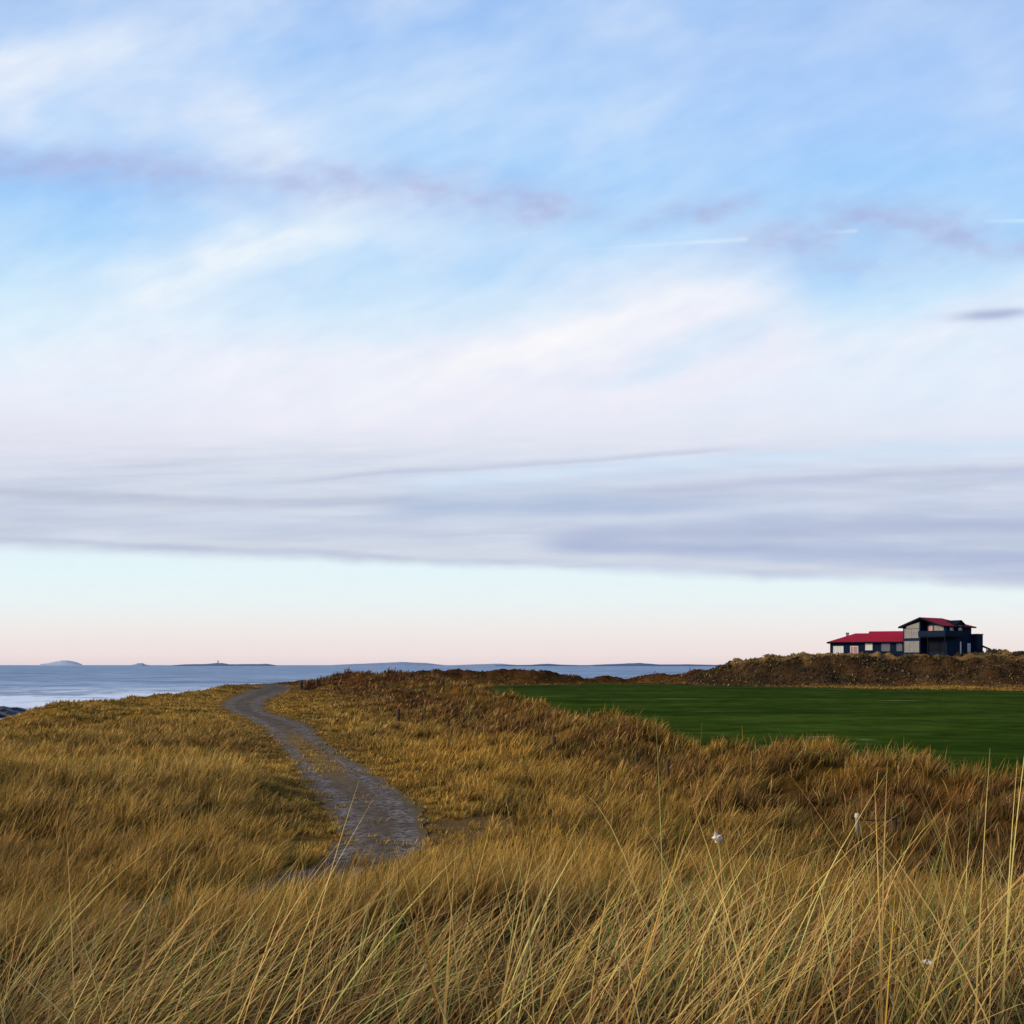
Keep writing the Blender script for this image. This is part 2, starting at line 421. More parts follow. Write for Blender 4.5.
def make_sky():
    w = bpy.data.worlds.new('World'); scene.world = w; w.use_nodes = True
    t = w.node_tree; sky = t.nodes.new('ShaderNodeTexSky'); sky.sky_type = 'NISHITA'; sky.sun_disc = False
    sky.sun_elevation = math.radians(SUN_EL); sky.sun_rotation = math.radians(SUN_AZ % 360)
    t.links.new(sky.outputs[0], t.nodes['Background'].inputs['Color']); t.nodes['Background'].inputs['Strength'].default_value = .09
    # the cloud layer: a dome far beyond the last land, clear around the sun
    fr = np.radians(np.linspace(-31, 31, 560)); rest = np.radians(np.linspace(31, 329, 190))[1:-1]
    az = np.concatenate([fr, rest, [fr[0]+2*np.pi]])
    el = np.radians(np.concatenate([[-2, -.5], np.arange(0, 35, .075), np.linspace(35.2, 89.9, 70)]))
    A, Ee = np.meshgrid(az, el)
    a = (A+np.pi) % (2*np.pi)-np.pi
    aa = np.abs(a); ac = np.minimum(aa, .55)
    px = 512+F*np.sign(a)*(np.tan(ac)+np.maximum(0, aa-.55)*1.35)
    ec = np.minimum(Ee, .62)
    py = HZ-F*(np.tan(ec)/np.cos(ac)+np.maximum(0, Ee-.62)*1.6)
    # the bank of cloud and the colours keep going round, softened
    c = lin(skycol(px, py))
    R = 75000.
    V = np.stack([np.sin(A)*np.cos(Ee), np.cos(A)*np.cos(Ee), np.sin(Ee)], -1)
    sd = np.array([math.sin(math.radians(SUN_AZ))*math.cos(math.radians(SUN_EL)), math.cos(math.radians(SUN_AZ))*math.cos(math.radians(SUN_EL)), math.sin(math.radians(SUN_EL))])
    ang = np.degrees(np.arccos(np.clip((V*sd).sum(-1), -1, 1)))
    al = .97*(1-.45*sstep(aa, 1.0, 2.2))*(1-.4*sstep(Ee, .75, 1.3))*sstep(ang, 14, 40)
    me = npmesh('sky', (V*R).reshape(-1, 3), gridquads(*A.shape), None, c.reshape(-1, 3))
    cc = np.ones((al.size, 4), np.float32); cc[:, :3] = c.reshape(-1, 3); cc[:, 3] = al.ravel()
    me.data.color_attributes['col'].data.foreach_set('color', cc.ravel())
    m = bpy.data.materials.new('thin_cloud'); m.use_nodes = True; t = m.node_tree; t.nodes.clear()
    at = t.nodes.new('ShaderNodeAttribute'); at.attribute_name = 'col'
    em = t.nodes.new('ShaderNodeEmission'); tr = t.nodes.new('ShaderNodeBsdfTransparent'); mx = t.nodes.new('ShaderNodeMixShader'); out = t.nodes.new('ShaderNodeOutputMaterial')
    t.links.new(at.outputs['Color'], em.inputs[0]); t.links.new(at.outputs['Alpha'], mx.inputs[0]); t.links.new(tr.outputs[0], mx.inputs[1]); t.links.new(em.outputs[0], mx.inputs[2]); t.links.new(mx.outputs[0], out.inputs[0])
    m.cycles.emission_sampling = 'NONE'
    me.data.materials.clear(); me.data.materials.append(m)
    tag(me, kind='structure')
make_sky()
scene.cycles.max_bounces = 5; scene.cycles.diffuse_bounces = 3; scene.cycles.transparent_max_bounces = 6

sun = bpy.data.lights.new('sun', 'SUN'); sun.energy = 3.5; sun.angle = math.radians(11); sun.color = (1, .84, .60)
so = bpy.data.objects.new('sun', sun); COL.objects.link(so)
ea, aa = math.radians(SUN_EL), math.radians(SUN_AZ)
d = Vector((math.sin(aa)*math.cos(ea), math.cos(aa)*math.cos(ea), math.sin(ea)))
so.rotation_euler = d.to_track_quat('Z', 'Y').to_euler(); so.location = d*50

# ------------------------------------------------------------------ camera
cam = bpy.data.cameras.new('camera'); co = bpy.data.objects.new('camera', cam); COL.objects.link(co)
cam.sensor_width = 36; cam.sensor_fit = 'HORIZONTAL'; cam.lens = F/1024*36
cam.shift_y = (HZ-512)/1024; cam.clip_start = .05; cam.clip_end = 90000
co.location = (0, 0, ZC); co.rotation_euler = (math.pi/2, 0, 0)
scene.camera = co
scene.view_settings.view_transform = 'Standard'; scene.view_settings.look = 'None'; scene.view_settings.exposure = 0

# ------------------------------------------------------------------ ground colour (shared by soil and grass)
C_STRAW = np.array((.52, .315, .070)); C_GOLD = np.array((.62, .345, .055)); C_PALE = np.array((.92, .60, .21)); C_OLIVE = np.array((.22, .165, .04))
C_BROWN = np.array((.17, .085, .032)); C_RED = np.array((.21, .085, .040)); C_GREEN = np.array((.13, .19, .035)); C_DARK = np.array((.045, .028, .014))
def lerp(a, b, t): return a+(b-a)*t[..., None]
def tint(x, y):
    """mean colour of the sward at a place"""
    n1 = fbm(x, y, .09, 3, 21); n2 = fbm(x, y, .5, 3, 22); n3 = fbm(x, y, .035, 2, 23)
    c = lerp(C_STRAW, C_GOLD, np.clip(.5+n1, 0, 1))
    c = lerp(c, C_OLIVE, np.clip(.12+n2*1.1, 0, .75))
    c = lerp(c, C_BROWN, np.clip(n3*.9+n1*.5, 0, .6))
    bd, (zc, w), _ = polyd(x, y, BANK)
    near = sstep(y, 20, 36)
    b = (np.exp(-(bd/(w*1.25))**2)*near)
    far = sstep(y, 60, 150)
    nb = fbm(x, y, .28, 3, 24)
    red = lerp(C_BROWN*.8, C_RED*.85, np.clip(.5+nb*1.5, 0, 1))
    red = lerp(red, C_STRAW*.8, np.clip(.10-nb*1.9-far*.15, 0, .75))
    crest = np.exp(-(bd/(w*.45))**2)*near*(1-far)
    red = lerp(red, C_GOLD*.85, crest*np.clip(.55+nb*1.5, 0, .9))
    mead = np.exp(-(((x+1.5-(y-50)*-.02)/5)**2+((y-52)/15)**2))
    c = lerp(c, C_GOLD*.95, np.clip(mead*.9, 0, .8))
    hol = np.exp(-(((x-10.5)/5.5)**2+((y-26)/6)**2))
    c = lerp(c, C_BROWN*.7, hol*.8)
    b = np.clip(b*1.5, 0, 1)
    c = lerp(c, red, np.clip(b*(.9+far*.2), 0, .97))
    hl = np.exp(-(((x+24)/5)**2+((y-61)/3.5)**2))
    c = c*(1-.65*hl)[..., None]  # shade of the dip in the left meadow, put into the colour
    sd, (_, sw), _ = polyd(x, y, SCRUB)
    s = np.exp(-(sd/(sw*1.5))**2)
    c = lerp(c, lerp(C_BROWN, C_RED, np.clip(.5+nb, 0, 1))*.75, s)
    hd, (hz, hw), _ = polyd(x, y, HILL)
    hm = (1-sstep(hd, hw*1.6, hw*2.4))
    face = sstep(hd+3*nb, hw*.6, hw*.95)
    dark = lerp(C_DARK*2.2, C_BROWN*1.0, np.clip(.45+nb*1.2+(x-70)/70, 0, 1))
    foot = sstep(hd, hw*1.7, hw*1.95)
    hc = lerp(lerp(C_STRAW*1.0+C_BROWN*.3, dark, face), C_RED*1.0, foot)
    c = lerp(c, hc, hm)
    back = sstep(y, 225, 262)*(1-hm)*(1-s)
    c = lerp(c, C_RED*.7, back)
    k = 1+.55*fbm(x, y, .9, 3, 25)+.45*fbm(x, y, .22, 3, 26)
    k = k+hm*(.9*fbm(x, y, .4, 4, 27))
    c = c*np.clip(1+(k-1)*(1-.35*hm), .35, 1.6)[..., None]
    g = hm*.30; gy = c.mean(-1)
    c = c*(1-g)[..., None]+(gy*g)[..., None]*np.array((1.25, 1., .75))
    # mid distance sward is duller than the tips right at hand
    c = c*(1-.10*sstep(y, 11, 20))[..., None]
    return c

# ------------------------------------------------------------------ terrain sheet
def make_terrain():
    fr = np.radians(np.linspace(-33, 33, 620)); rest = np.radians(np.linspace(33, 327, 150))[1:-1]
    ang = np.concatenate([fr, rest, [fr[0]+2*np.pi]])
    r = np.concatenate([[0.02], np.exp(np.arange(math.log(.4), math.log(90), .0125)), np.exp(np.arange(math.log(90.5), math.log(420), .0052)), np.exp(np.linspace(math.log(440), math.log(6000), 24))])
    A, R = np.meshgrid(ang, r)
    x = np.sin(A)*R; y = np.cos(A)*R
    z = ground(x, y)
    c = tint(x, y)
    # wet sand and shingle toward the water
    cs = coast(x, y)
    c = lerp(c*.55, np.array((.10, .085, .07)), sstep(cs, -2, -8))
    c = c*(1-.72*(1-sstep(np.hypot(x, y), 12, 20)))[..., None]  # soil near the camera darkened for shade under the grass
    pm = pathmask(x, y)
    c = lerp(c, np.array((.26, .145, .04)), (1-sstep(pm, .2, 3.5))*.55)
    c = lerp(c, np.array((.155, .135, .125)), worn(x, y)*.3)
    V = np.stack([x, y, z], -1).reshape(-1, 3)
    m, g, b = mat_new('dune_soil')
    at = g.n('ShaderNodeAttribute'); at.attribute_name = 'col'
    p = pos(g)
    n1 = g.noise(p, 1.7, 5, .65); n2 = g.noise(p, 9., 4, .7)
    f = (n1*.9+n2*.7-.3).clamp()
    cc = g.mix(f, g.mix(1., at.outputs['Color'], (.35, .30, .28), 'MULTIPLY'), g.mix(1., at.outputs['Color'], (1.25, 1.2, 1.1), 'MULTIPLY'))
    g.t.links.new(cc.s, b.inputs['Base Color']); b.inputs['Roughness'].default_value = 1; b.inputs['Specular IOR Level'].default_value = 0
    bp = g.n('ShaderNodeBump'); bp.inputs['Strength'].default_value = .9; bp.inputs['Distance'].default_value = .12
    g.put(f, bp.inputs['Height']); g.t.links.new(bp.outputs[0], b.inputs['Normal'])
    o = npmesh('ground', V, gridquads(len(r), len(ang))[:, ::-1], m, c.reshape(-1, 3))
    tag(o, kind='structure')
make_terrain()

# ------------------------------------------------------------------ gravel path
def make_path():
    m, g, b = mat_new('path_gravel')
    p = pos(g)
    vo = g.n('ShaderNodeTexVoronoi'); g.put(p, vo.inputs['Vector']); vo.inputs['Scale'].default_value = 8.
    vx = g.xyz(vo.outputs['Color'])[0]*.6+g.noise(p, 16., 3, .7)*.5-.02
    big = g.noise(p, .8, 4, .6); med = g.noise(p, 5., 4, .65)
    at = g.n('ShaderNodeAttribute'); at.attribute_name = 'col'
    q, far, along = g.xyz(at.outputs['Color'])
    st = g.mix(vx.step(.15, .85), (.060, .048, .038), (.27, .225, .195))
    lng = g.noise(g.vec(q*5.+big*1.5, along*22.), 1., 4, .65)
    rut = ((q-.20).abs().step(.16, .03)).max((q-.76).abs().step(.17, .04))
    st = g.mix(((1-rut)*.75*lng.step(.32, .56)).clamp(), st, (.105, .078, .052))
    st = g.mix(big.step(.42, .66)*.55, st, (.085, .072, .062))
    st = g.mix(med.step(.50, .66)*.5, st, (.075, .055, .035))
    mid = (q-.46).abs().step(.27, .08)*(g.noise(p, 1.3, 4, .7).step(.34, .5))
    st = g.mix(along.step(1.12, .62)*.55, st, (.095, .085, .078))
    st = g.mix((mid*far).clamp()*.92, st, (.20, .12, .045))
    rim = (q-.5).abs().step(.36, .5)
    st = g.mix((mid*far).clamp()*.8, st, (.24, .15, .05))
    st = g.mix(rim*(.3+med*.9), st, (.17, .115, .045))
    g.t.links.new(st.s, b.inputs['Base Color']); b.inputs['Roughness'].default_value = 1.; b.inputs['Specular IOR Level'].default_value = 0
    bp = g.n('ShaderNodeBump'); bp.inputs['Strength'].default_value = .25; bp.inputs['Distance'].default_value = .02
    g.put(E(g, vo.outputs['Distance']), bp.inputs['Height']); g.t.links.new(bp.outputs[0], b.inputs['Normal'])
    pts = np.array(PATH)
    # smooth the centre line
    s = np.concatenate([[0], np.cumsum(np.hypot(*np.diff(pts[:, :2], axis=0).T))])
    ss = np.arange(0, s[-1], .35)
    def sm(v, k):
        v = np.interp(ss, s, v); kk = np.ones(k)/k
        return np.convolve(np.pad(v, k//2, 'edge'), kk, 'valid')[:len(ss)]
    cx, cy, hw = sm(pts[:, 0], 15), sm(pts[:, 1], 15), sm(pts[:, 2], 15)
    tx, ty = np.gradient(cx), np.gradient(cy); L = np.hypot(tx, ty); nx, ny = ty/L, -tx/L
    q = np.linspace(0, 1, 15)
    el = 1.1+.4*fbm(ss, ss*0, .5, 3, 40); er = 1.1+.4*fbm(ss, ss*0+50, .5, 3, 41)
    off = (q[None, :]*2-1)
    off = np.where(off < 0, off*el[:, None], off*er[:, None])*hw[:, None]
    # facing the camera from far to near: left of travel is +; keep q = 0 on the picture's left
    x = cx[:, None]-nx[:, None]*off; y = cy[:, None]-ny[:, None]*off
    z = ground(x, y)+.035
    c = np.zeros(x.shape+(3,)); c[..., 0] = q[None, :]; c[..., 1] = np.exp(-((cy[:, None]-58)/12)**2); c[..., 2] = ss[:, None]*.01
    V = [np.stack([x, y, z], -1).reshape(-1, 3)]; Q = [gridquads(*x.shape)]; Cc = [c.reshape(-1, 3)]
    n0 = V[0].shape[0]
    o = npmesh('path', np.concatenate(V), np.concatenate(Q), m, np.concatenate(Cc))
    tag(o, kind='structure')
make_path()

# ------------------------------------------------------------------ green field
def make_field():
    xs = np.arange(-8, 150, .75); ys = np.exp(np.arange(math.log(11), math.log(268), .008))
    X, Y = np.meshgrid(xs, ys)
    fd = fielddist(X, Y)
    Z = ground(X, Y)+.03
    n1 = fbm(X*.5, Y, .10, 5, 31); n2 = fbm(X*.3, Y, .5, 4, 32)
    c = lerp(np.array((.023, .050, .006)), np.array((.048, .080, .011)), np.clip(.5+n1*1.3, 0, 1))
    c = lerp(c, np.array((.10, .11, .03)), np.clip((n2-.16)*1.6, 0, .5))
    c = c*(1+.6*fbm(X, Y, .45, 3, 33)+.2*n1)[..., None]
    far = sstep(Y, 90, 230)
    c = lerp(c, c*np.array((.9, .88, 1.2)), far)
    for (px, py, w) in ((680, 699, 32), (548, 697, 13), (817, 737, 13), (868, 740, 6), (970, 743, 13), (905, 701, 30), (1015, 720, 8)):
        x0, y0 = U(px, py); hw = w/F*y0
        k = np.exp(-((X-x0)/hw)**4-((Y-y0)/(y0*.006+.25))**2)
        c = lerp(c, np.array((.27, .24, .12)), np.clip(k*.8*(.45+2*n2), 0, .7))
    c = lerp(c, np.array((.16, .13, .045)), sstep(fd, -5, -1)*.55*np.clip(.5+n1*2, 0, 1))
    m, g, b = mat_new('field_turf')
    at = g.n('ShaderNodeAttribute'); at.attribute_name = 'col'
    p = pos(g)
    n = g.noise(p, 3., 5, .7)
    cc = g.mix(n, g.mix(1., at.outputs['Color'], (.55, .6, .5), 'MULTIPLY'), g.mix(1., at.outputs['Color'], (1.35, 1.3, 1.3), 'MULTIPLY'))
    g.t.links.new(cc.s, b.inputs['Base Color']); b.inputs['Roughness'].default_value = 1.; b.inputs['Specular IOR Level'].default_value = 0
    bp = g.n('ShaderNodeBump'); bp.inputs['Strength'].default_value = .7; bp.inputs['Distance'].default_value = .06
    g.put(n, bp.inputs['Height']); g.t.links.new(bp.outputs[0], b.inputs['Normal'])
    Q = gridquads(*X.shape); inside = (fd.ravel() < .45)
    Q = Q[inside[Q].all(1)]
    o = npmesh('field', np.stack([X, Y, Z], -1).reshape(-1, 3), Q, m, c.reshape(-1, 3))
    tag(o, kind='structure')
make_field()

# ------------------------------------------------------------------ sea
def make_sea():
    ys = np.concatenate([np.arange(60, 520, 1.1), np.exp(np.linspace(math.log(522), math.log(60000), 90))])
    us = np.concatenate([np.linspace(-3, -.62, 30)[:-1], np.linspace(-.62, .3, 420), np.linspace(.3, 3, 30)[1:]])
    Uu, Y = np.meshgrid(us, ys); X = Uu*np.maximum(Y, 160)
    sw = np.maximum(0, fbm(X*.25, Y, .045, 3, 51))*1.0+.18*fbm(X*.5, Y, .2, 2, 52)
    Z = sw*np.exp(-(Y/600)**2)+.0
    m, g, b = mat_new('sea_water')
    px, py, pz = g.xyz(pos(g))
    swell = g.noise(g.vec(px*.010, py*.014), 1., 6, .68, .6)
    chop = g.noise(g.vec(px*.04, py*.055), 1., 5, .72)
    lanes = g.noise(g.vec(px*.0016, py*.0045), 1., 5, .62)
    base = g.mix(((swell-.5)*3.4+(chop-.5)*3.2+.5).clamp(), (.020, .065, .16), (.24, .38, .57))
    base = g.mix(lanes.step(.40, .62)*.4, base, (.13, .25, .42))
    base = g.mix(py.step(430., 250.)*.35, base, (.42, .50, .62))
    z1 = py.step(470., 230.)
    rid = 1-(g.noise(g.vec(px*.02, py*.022), 1., 5, .62, .8)-.5).abs()*7
    fine = g.noise(g.vec(px*.12, py*.10), 1., 5, .72)
    foam = (rid.clamp()*.30+swell*1.3+fine*1.1).step(1.22, 1.48)*z1
    line = ((g.noise(g.vec(px*.006, py*.011), 1., 4, .6, .6)-.5).abs()*-22+1).clamp()*py.step(1100., 400.)*(fine-.35).clamp()*2.4
    foam = foam.max(line.clamp()*.7)*(px*-1).step(5., 40.)
    g.t.links.new(g.mix(foam*.92, base, (.86, .90, .95)).s, b.inputs['Base Color'])
    b.inputs['Roughness'].default_value = .45; b.inputs['IOR'].default_value = 1.33
    b.inputs['Specular IOR Level'].default_value = .22
    bp = g.n('ShaderNodeBump'); bp.inputs['Strength'].default_value = .8; bp.inputs['Distance'].default_value = .8
    g.put(chop+swell, bp.inputs['Height']); g.t.links.new(bp.outputs[0], b.inputs['Normal'])
    o = npmesh('sea', np.stack([X, Y, Z], -1).reshape(-1, 3), gridquads(*X.shape), m)
    tag(o, kind='structure')
make_sea()

# ------------------------------------------------------------------ far hills and islands
def far_land(name, pts, dist, colr, depth=.12, rocky=2.0):
    """a landmass whose skyline follows (px, py) at the given distance"""
    pts = np.array(pts, float)
    px = np.linspace(pts[0, 0], pts[-1, 0], max(24, int((pts[-1, 0]-pts[0, 0])*1.5)))
    py = np.interp(px, pts[:, 0], pts[:, 1])
    hgt = (HZ-py)/F*dist+ZC
    hgt = np.maximum(0, hgt-6)*(1+.12*fbm(px, px*0, .12, 3, 61+int(dist) % 7))+np.where(hgt > 7, 4, -4)
    rows = np.linspace(-1, 1, 13)
    prof = np.cos(rows*np.pi/2)**.8
    X = []; Y = []; Zz = []
    for q, k in zip(rows, prof):
        yy = dist*(1+depth*q)+px*0
        X.append((px-512)/F*yy); Y.append(yy)
        Zz.append(hgt*k*(1+.15*fbm(px*.1+q*3, q+px*0, 1, 3, 62)*(abs(q) > .05))-3*(1-k))
    V = np.stack([np.array(X), np.array(Y), np.array(Zz)], -1).reshape(-1, 3)
    m, g, b = mat_new(name+'_haze')
    n = g.noise(pos(g), 12./dist, 4, .6)
    g.t.links.new(g.mix(n, tuple(c*.85 for c in colr), tuple(c*1.15 for c in colr)).s, b.inputs['Base Color'])
    b.inputs['Roughness'].default_value = 1; b.inputs['Specular IOR Level'].default_value = 0
    o = npmesh(name, V, gridquads(len(rows), len(px)), m)
    tag(o, kind='structure'); return o
far_land('island', [(40, 664), (47, 663), (54, 661.8), (61, 660.4), (68, 660.2), (75, 661.6), (82, 664)], 14000, (.42, .47, .58), .03)
far_land('island', [(130, 665), (135, 664), (137, 663), (143, 663), (145, 664.2), (150, 665)], 9000, (.26, .33, .46), .02)
far_land('island', [(172, 665), (186, 664), (205, 663.8), (214, 663), (222, 662.8), (229, 664), (250, 663.8), (268, 663.7), (276, 665)], 9000, (.13, .17, .27), .03)
far_land('hills', [(330, 665), (350, 664), (375, 663), (400, 661.8), (425, 662.8), (445, 665)], 16000, (.26, .32, .43), .05)
far_land('hills', [(470, 665.5), (500, 665), (530, 664.5), (546, 663.4), (562, 664.4), (585, 665), (605, 664), (640, 662.6), (660, 664.2), (690, 664), (715, 664.6), (740, 663.5), (800, 664), (900, 664)], 7500, (.11, .16, .27), .06)
far_land('hills', [(440, 665.5), (480, 664), (500, 663.5), (520, 665), (600, 665.2)], 13000, (.28, .33, .42), .04)

# ------------------------------------------------------------------ marram grass
m_grass, g_, b_ = mat_new('grass_blade')
at_ = g_.n('ShaderNodeAttribute'); at_.attribute_name = 'col'
g_.t.links.new(at_.outputs['Color'], b_.inputs['Base Color'])
b_.inputs['Roughness'].default_value = .55; b_.inputs['Specular IOR Level'].default_value = .10
tr_ = g_.n('ShaderNodeBsdfTranslucent'); g_.t.links.new(at_.outputs['Color'], tr_.inputs['Color'])
mx_ = g_.n('ShaderNodeMixShader'); mx_.inputs[0].default_value = .28
g_.t.links.new(b_.outputs[0], mx_.inputs[1]); g_.t.links.new(tr_.outputs[0], mx_.inputs[2])
g_.t.links.new(mx_.outputs[0], g_.t.nodes['Material Output'].inputs['Surface'])

def blades(name, x, y, L, th0, kap, phi, w, col, nseg, label, rootdark=.45, twist=None, z0=None):
    n = len(x)
    z = ground(x, y)-.02 if z0 is None else z0
    t = np.linspace(0, 1, nseg+1)
    P = np.zeros((n, nseg+1, 3)); P[:, 0, 0] = x; P[:, 0, 1] = y; P[:, 0, 2] = z
    cp, sp = np.cos(phi), np.sin(phi)
    for i in range(nseg):
        th = th0+kap*((i+.5)/nseg)**1.6
        s, c = np.sin(th)*L/nseg, np.cos(th)*L/nseg
        P[:, i+1, 0] = P[:, i, 0]+s*cp; P[:, i+1, 1] = P[:, i, 1]+s*sp; P[:, i+1, 2] = P[:, i, 2]+c
    # ribbon across: horizontal vector, random turn about the blade
    tw = (rng.normal(0, .7, n) if twist is None else twist)
    wx = -sp*np.cos(tw)+cp*np.sin(tw)*.5; wy = cp*np.cos(tw)+sp*np.sin(tw)*.5
    # most ribbons present some width: lean the axis toward x
    wx = wx+.55*np.sign(wx+1e-6)
    nn = np.hypot(wx, wy); wx /= nn; wy /= nn
    taper = (1-t**2.2)*.92+.08
    hw = w[:, None]*.5*taper[None, :]
    V = np.empty((n, nseg+1, 2, 3))
    for s, k in ((-1, 0), (1, 1)):
        V[:, :, k, 0] = P[:, :, 0]+s*hw*wx[:, None]; V[:, :, k, 1] = P[:, :, 1]+s*hw*wy[:, None]; V[:, :, k, 2] = P[:, :, 2]
    base = (np.arange(n)*(nseg+1)*2)[:, None]+np.arange(nseg)[None, :]*2
    Q = np.stack([base, base+1, base+3, base+2], -1).reshape(-1, 4)
    sh = rootdark+(1-rootdark)*(sstep(t, .05, .85) if rootdark > .2 else sstep(t, .12, .92))  # root brown plus occlusion between blades, put into the colour
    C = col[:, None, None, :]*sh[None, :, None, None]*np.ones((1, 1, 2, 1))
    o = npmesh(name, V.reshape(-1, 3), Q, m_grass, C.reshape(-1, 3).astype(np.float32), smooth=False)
    tag(o, label, 'grass', kind='stuff')
    return o

def tufts(n, y0, y1, umax=.56):
    u = rng.uniform(-umax, umax, n)
    y = np.exp(rng.uniform(math.log(y0), math.log(y1), n))
    return u*y, y

def sward(name, ntuft, per, y0, y1, nseg, label, Lm, spread, wpx, wmin, pale=.10, layer='', zone=None):
    tx, ty = tufts(ntuft, y0, y1)
    if layer: ty = y0+(y1-y0)*rng.random(ntuft)**.8; tx = rng.uniform(-.56, .56, ntuft)*ty
    if zone: tx = rng.uniform(zone[0], zone[1], ntuft); ty = rng.uniform(y0, y1, ntuft)
    pm = pathmask(tx, ty); fd = fielddist(tx, ty); cs = coast(tx, ty)
    keep = (pm > -.15+.3*rng.random(ntuft)) | ((pm < -.55) & (pm > -2.5) & (ty > 45) & (ty < 68) & (rng.random(ntuft) < .95)) | ((pm < 0) & (ty > 26) & (rng.random(ntuft) < .07+.25*sstep(pm, -.7, 0))) \
        | ((ty < 25.5) & (rng.random(ntuft) < .10+.8*sstep(-tx, 5.5, 8)))
    keep &= (fd > -.6+.8*rng.random(ntuft)) & (cs > -9) & (rng.random(ntuft) > worn(tx, ty)*.35)
    ax, ay = tx-84.4, ty-237; rc, rs_ = math.cos(math.radians(19)), math.sin(math.radians(19))
    lx, ly = ax*rc-ay*rs_, ax*rs_+ay*rc
    hx = (lx > -17) & (lx < 17) & (ly > -6) & (ly < 22)
    keep &= ~hx
    clump = fbm(tx, ty, .7, 3, 71)
    nearf = layer == 'top'
    keep &= rng.random(ntuft) < (np.clip(.12+1.05*sstep(clump*.8+fbm(tx, ty, .42, 2, 77), -.08, .2), 0, 1) if nearf else np.clip(.70+clump*1.6, .1, 1))
    tx, ty, pm, fd, clump = tx[keep], ty[keep], pm[keep], fd[keep], clump[keep]
    k = len(tx)
    bd, (bz, bw), _ = polyd(tx, ty, BANK)
    onbank = np.exp(-(bd/bw)**2)*sstep(ty, 24, 36)
    short = (1-sstep(pm, .3, 3.2))*sstep(ty, 22, 27)      # trampled verge
    meadow = sstep(ty, 70, 120)*(1-onbank)
    tL = Lm*(.72+.55*rng.random(k)+.55*clump)*(1-.72*short)*(1-.45*meadow)*(1+.1*onbank)
    wind = .25+.9*fbm(tx, ty, .25, 2, 72)
    ttone = rng.normal(0, .14, k)
    mean = tint(tx, ty)
    grn = (rng.random(k) < .10+.25*(fbm(tx, ty, .4, 2, 75) > .25))
    rep = np.repeat(np.arange(k), per); n = len(rep)
    ang = rng.uniform(0, 2*np.pi, n); rad = np.abs(rng.normal(0, 1, n))*spread
    x = tx[rep]+np.cos(ang)*rad; y = ty[rep]+np.sin(ang)*rad
    # splay outward, then leaned over by the wind toward +x
    lean = .10+.32*rng.random(n)+rad/spread*.14
    lw = 1.75-1.2*sstep(x/np.maximum(y, 1), -.25, .45) if nearf else 1.
    sc = .34 if nearf else .16
    vx = np.cos(ang)*lean+(.34+.30*wind[rep])*lw+rng.normal(0, sc, n); vy = np.sin(ang)*lean*.9+rng.normal(0, sc, n)+.08
    phi = np.arctan2(vy, vx); th0 = np.clip(np.hypot(vx, vy)*.72, .02, 1.2)
    kap = np.abs(rng.normal(.55, .45, n))
    if nearf: kap = np.where(rng.random(n) < .4, kap*2.4, kap)*np.where(x < 0, 1.2, .9)
    L = np.clip(tL[rep]*(.55+.6*rng.random(n)), .05, 2)
    w = np.maximum(wmin*(.7+.6*rng.random(n)), wpx*y/F*(.7+.6*rng.random(n)))
    c = mean[rep]*(1+ttone[rep]*(1.6 if nearf else 1)+rng.normal(0, .28 if nearf else .17, n))[:, None]
    if layer == 'thatch': c = c*.15  # dead brown thatch, darkened further to stand for shade between clumps
    if not layer and y0 < 20: c = c*(1-.45*(1-sstep(y, 14, 22)))[:, None]
    if zone: c = c*.82*rng.uniform(.88, 1.12, k)[rep][:, None]
    if nearf: c = c*(rng.uniform(.5, 1.3, n)*(1-.35*sstep(y, 7, 13)))[:, None]
    r = rng.random(n)
    c = np.where((r < pale)[:, None], c*.35+C_PALE*.65, c)
    c = np.where(((r > pale) & (r < pale+(.24 if nearf else .12)))[:, None], c*.35+C_BROWN*.5, c)
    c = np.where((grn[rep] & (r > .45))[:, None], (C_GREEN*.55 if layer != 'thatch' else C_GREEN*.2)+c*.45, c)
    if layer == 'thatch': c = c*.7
    c = np.clip(c, .01, .85)
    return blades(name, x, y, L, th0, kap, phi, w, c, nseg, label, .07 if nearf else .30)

sward('dune_grass', 3400, 22, 1.4, 16, 4, 'low brown thatch coloured dark as shade under the tall foreground grass', .32, .13, .0, .0060, .0, layer='thatch')
sward('dune_grass', 520, 13, 1.9, 18, 9, 'long windblown straw marram blades arching over the foreground dune', 1.05, .06, .8, .0054, .42, layer='top')
sward('dune_grass', 7800, 22, 14, 38, 5, 'tussocky golden grass on the slopes around the near end of the path', .70, .16, .85, .006, .08)
sward('dune_grass', 15000, 13, 36, 115, 3, 'matted tan and brown grass on the bank and the seaward meadow', .62, .30, .95, .01, .05)
sward('dune_grass', 24000, 7, 200, 266, 2, 'brown grass and low scrub covering the slope below the house', .75, .6, 1.0, .02, .03, zone=(30, 140))
sward('dune_grass', 24000, 8, 110, 290, 2, 'distant brown grass on the dunes below the house and beside the sea', .62, .55, 1.0, .02, .04)

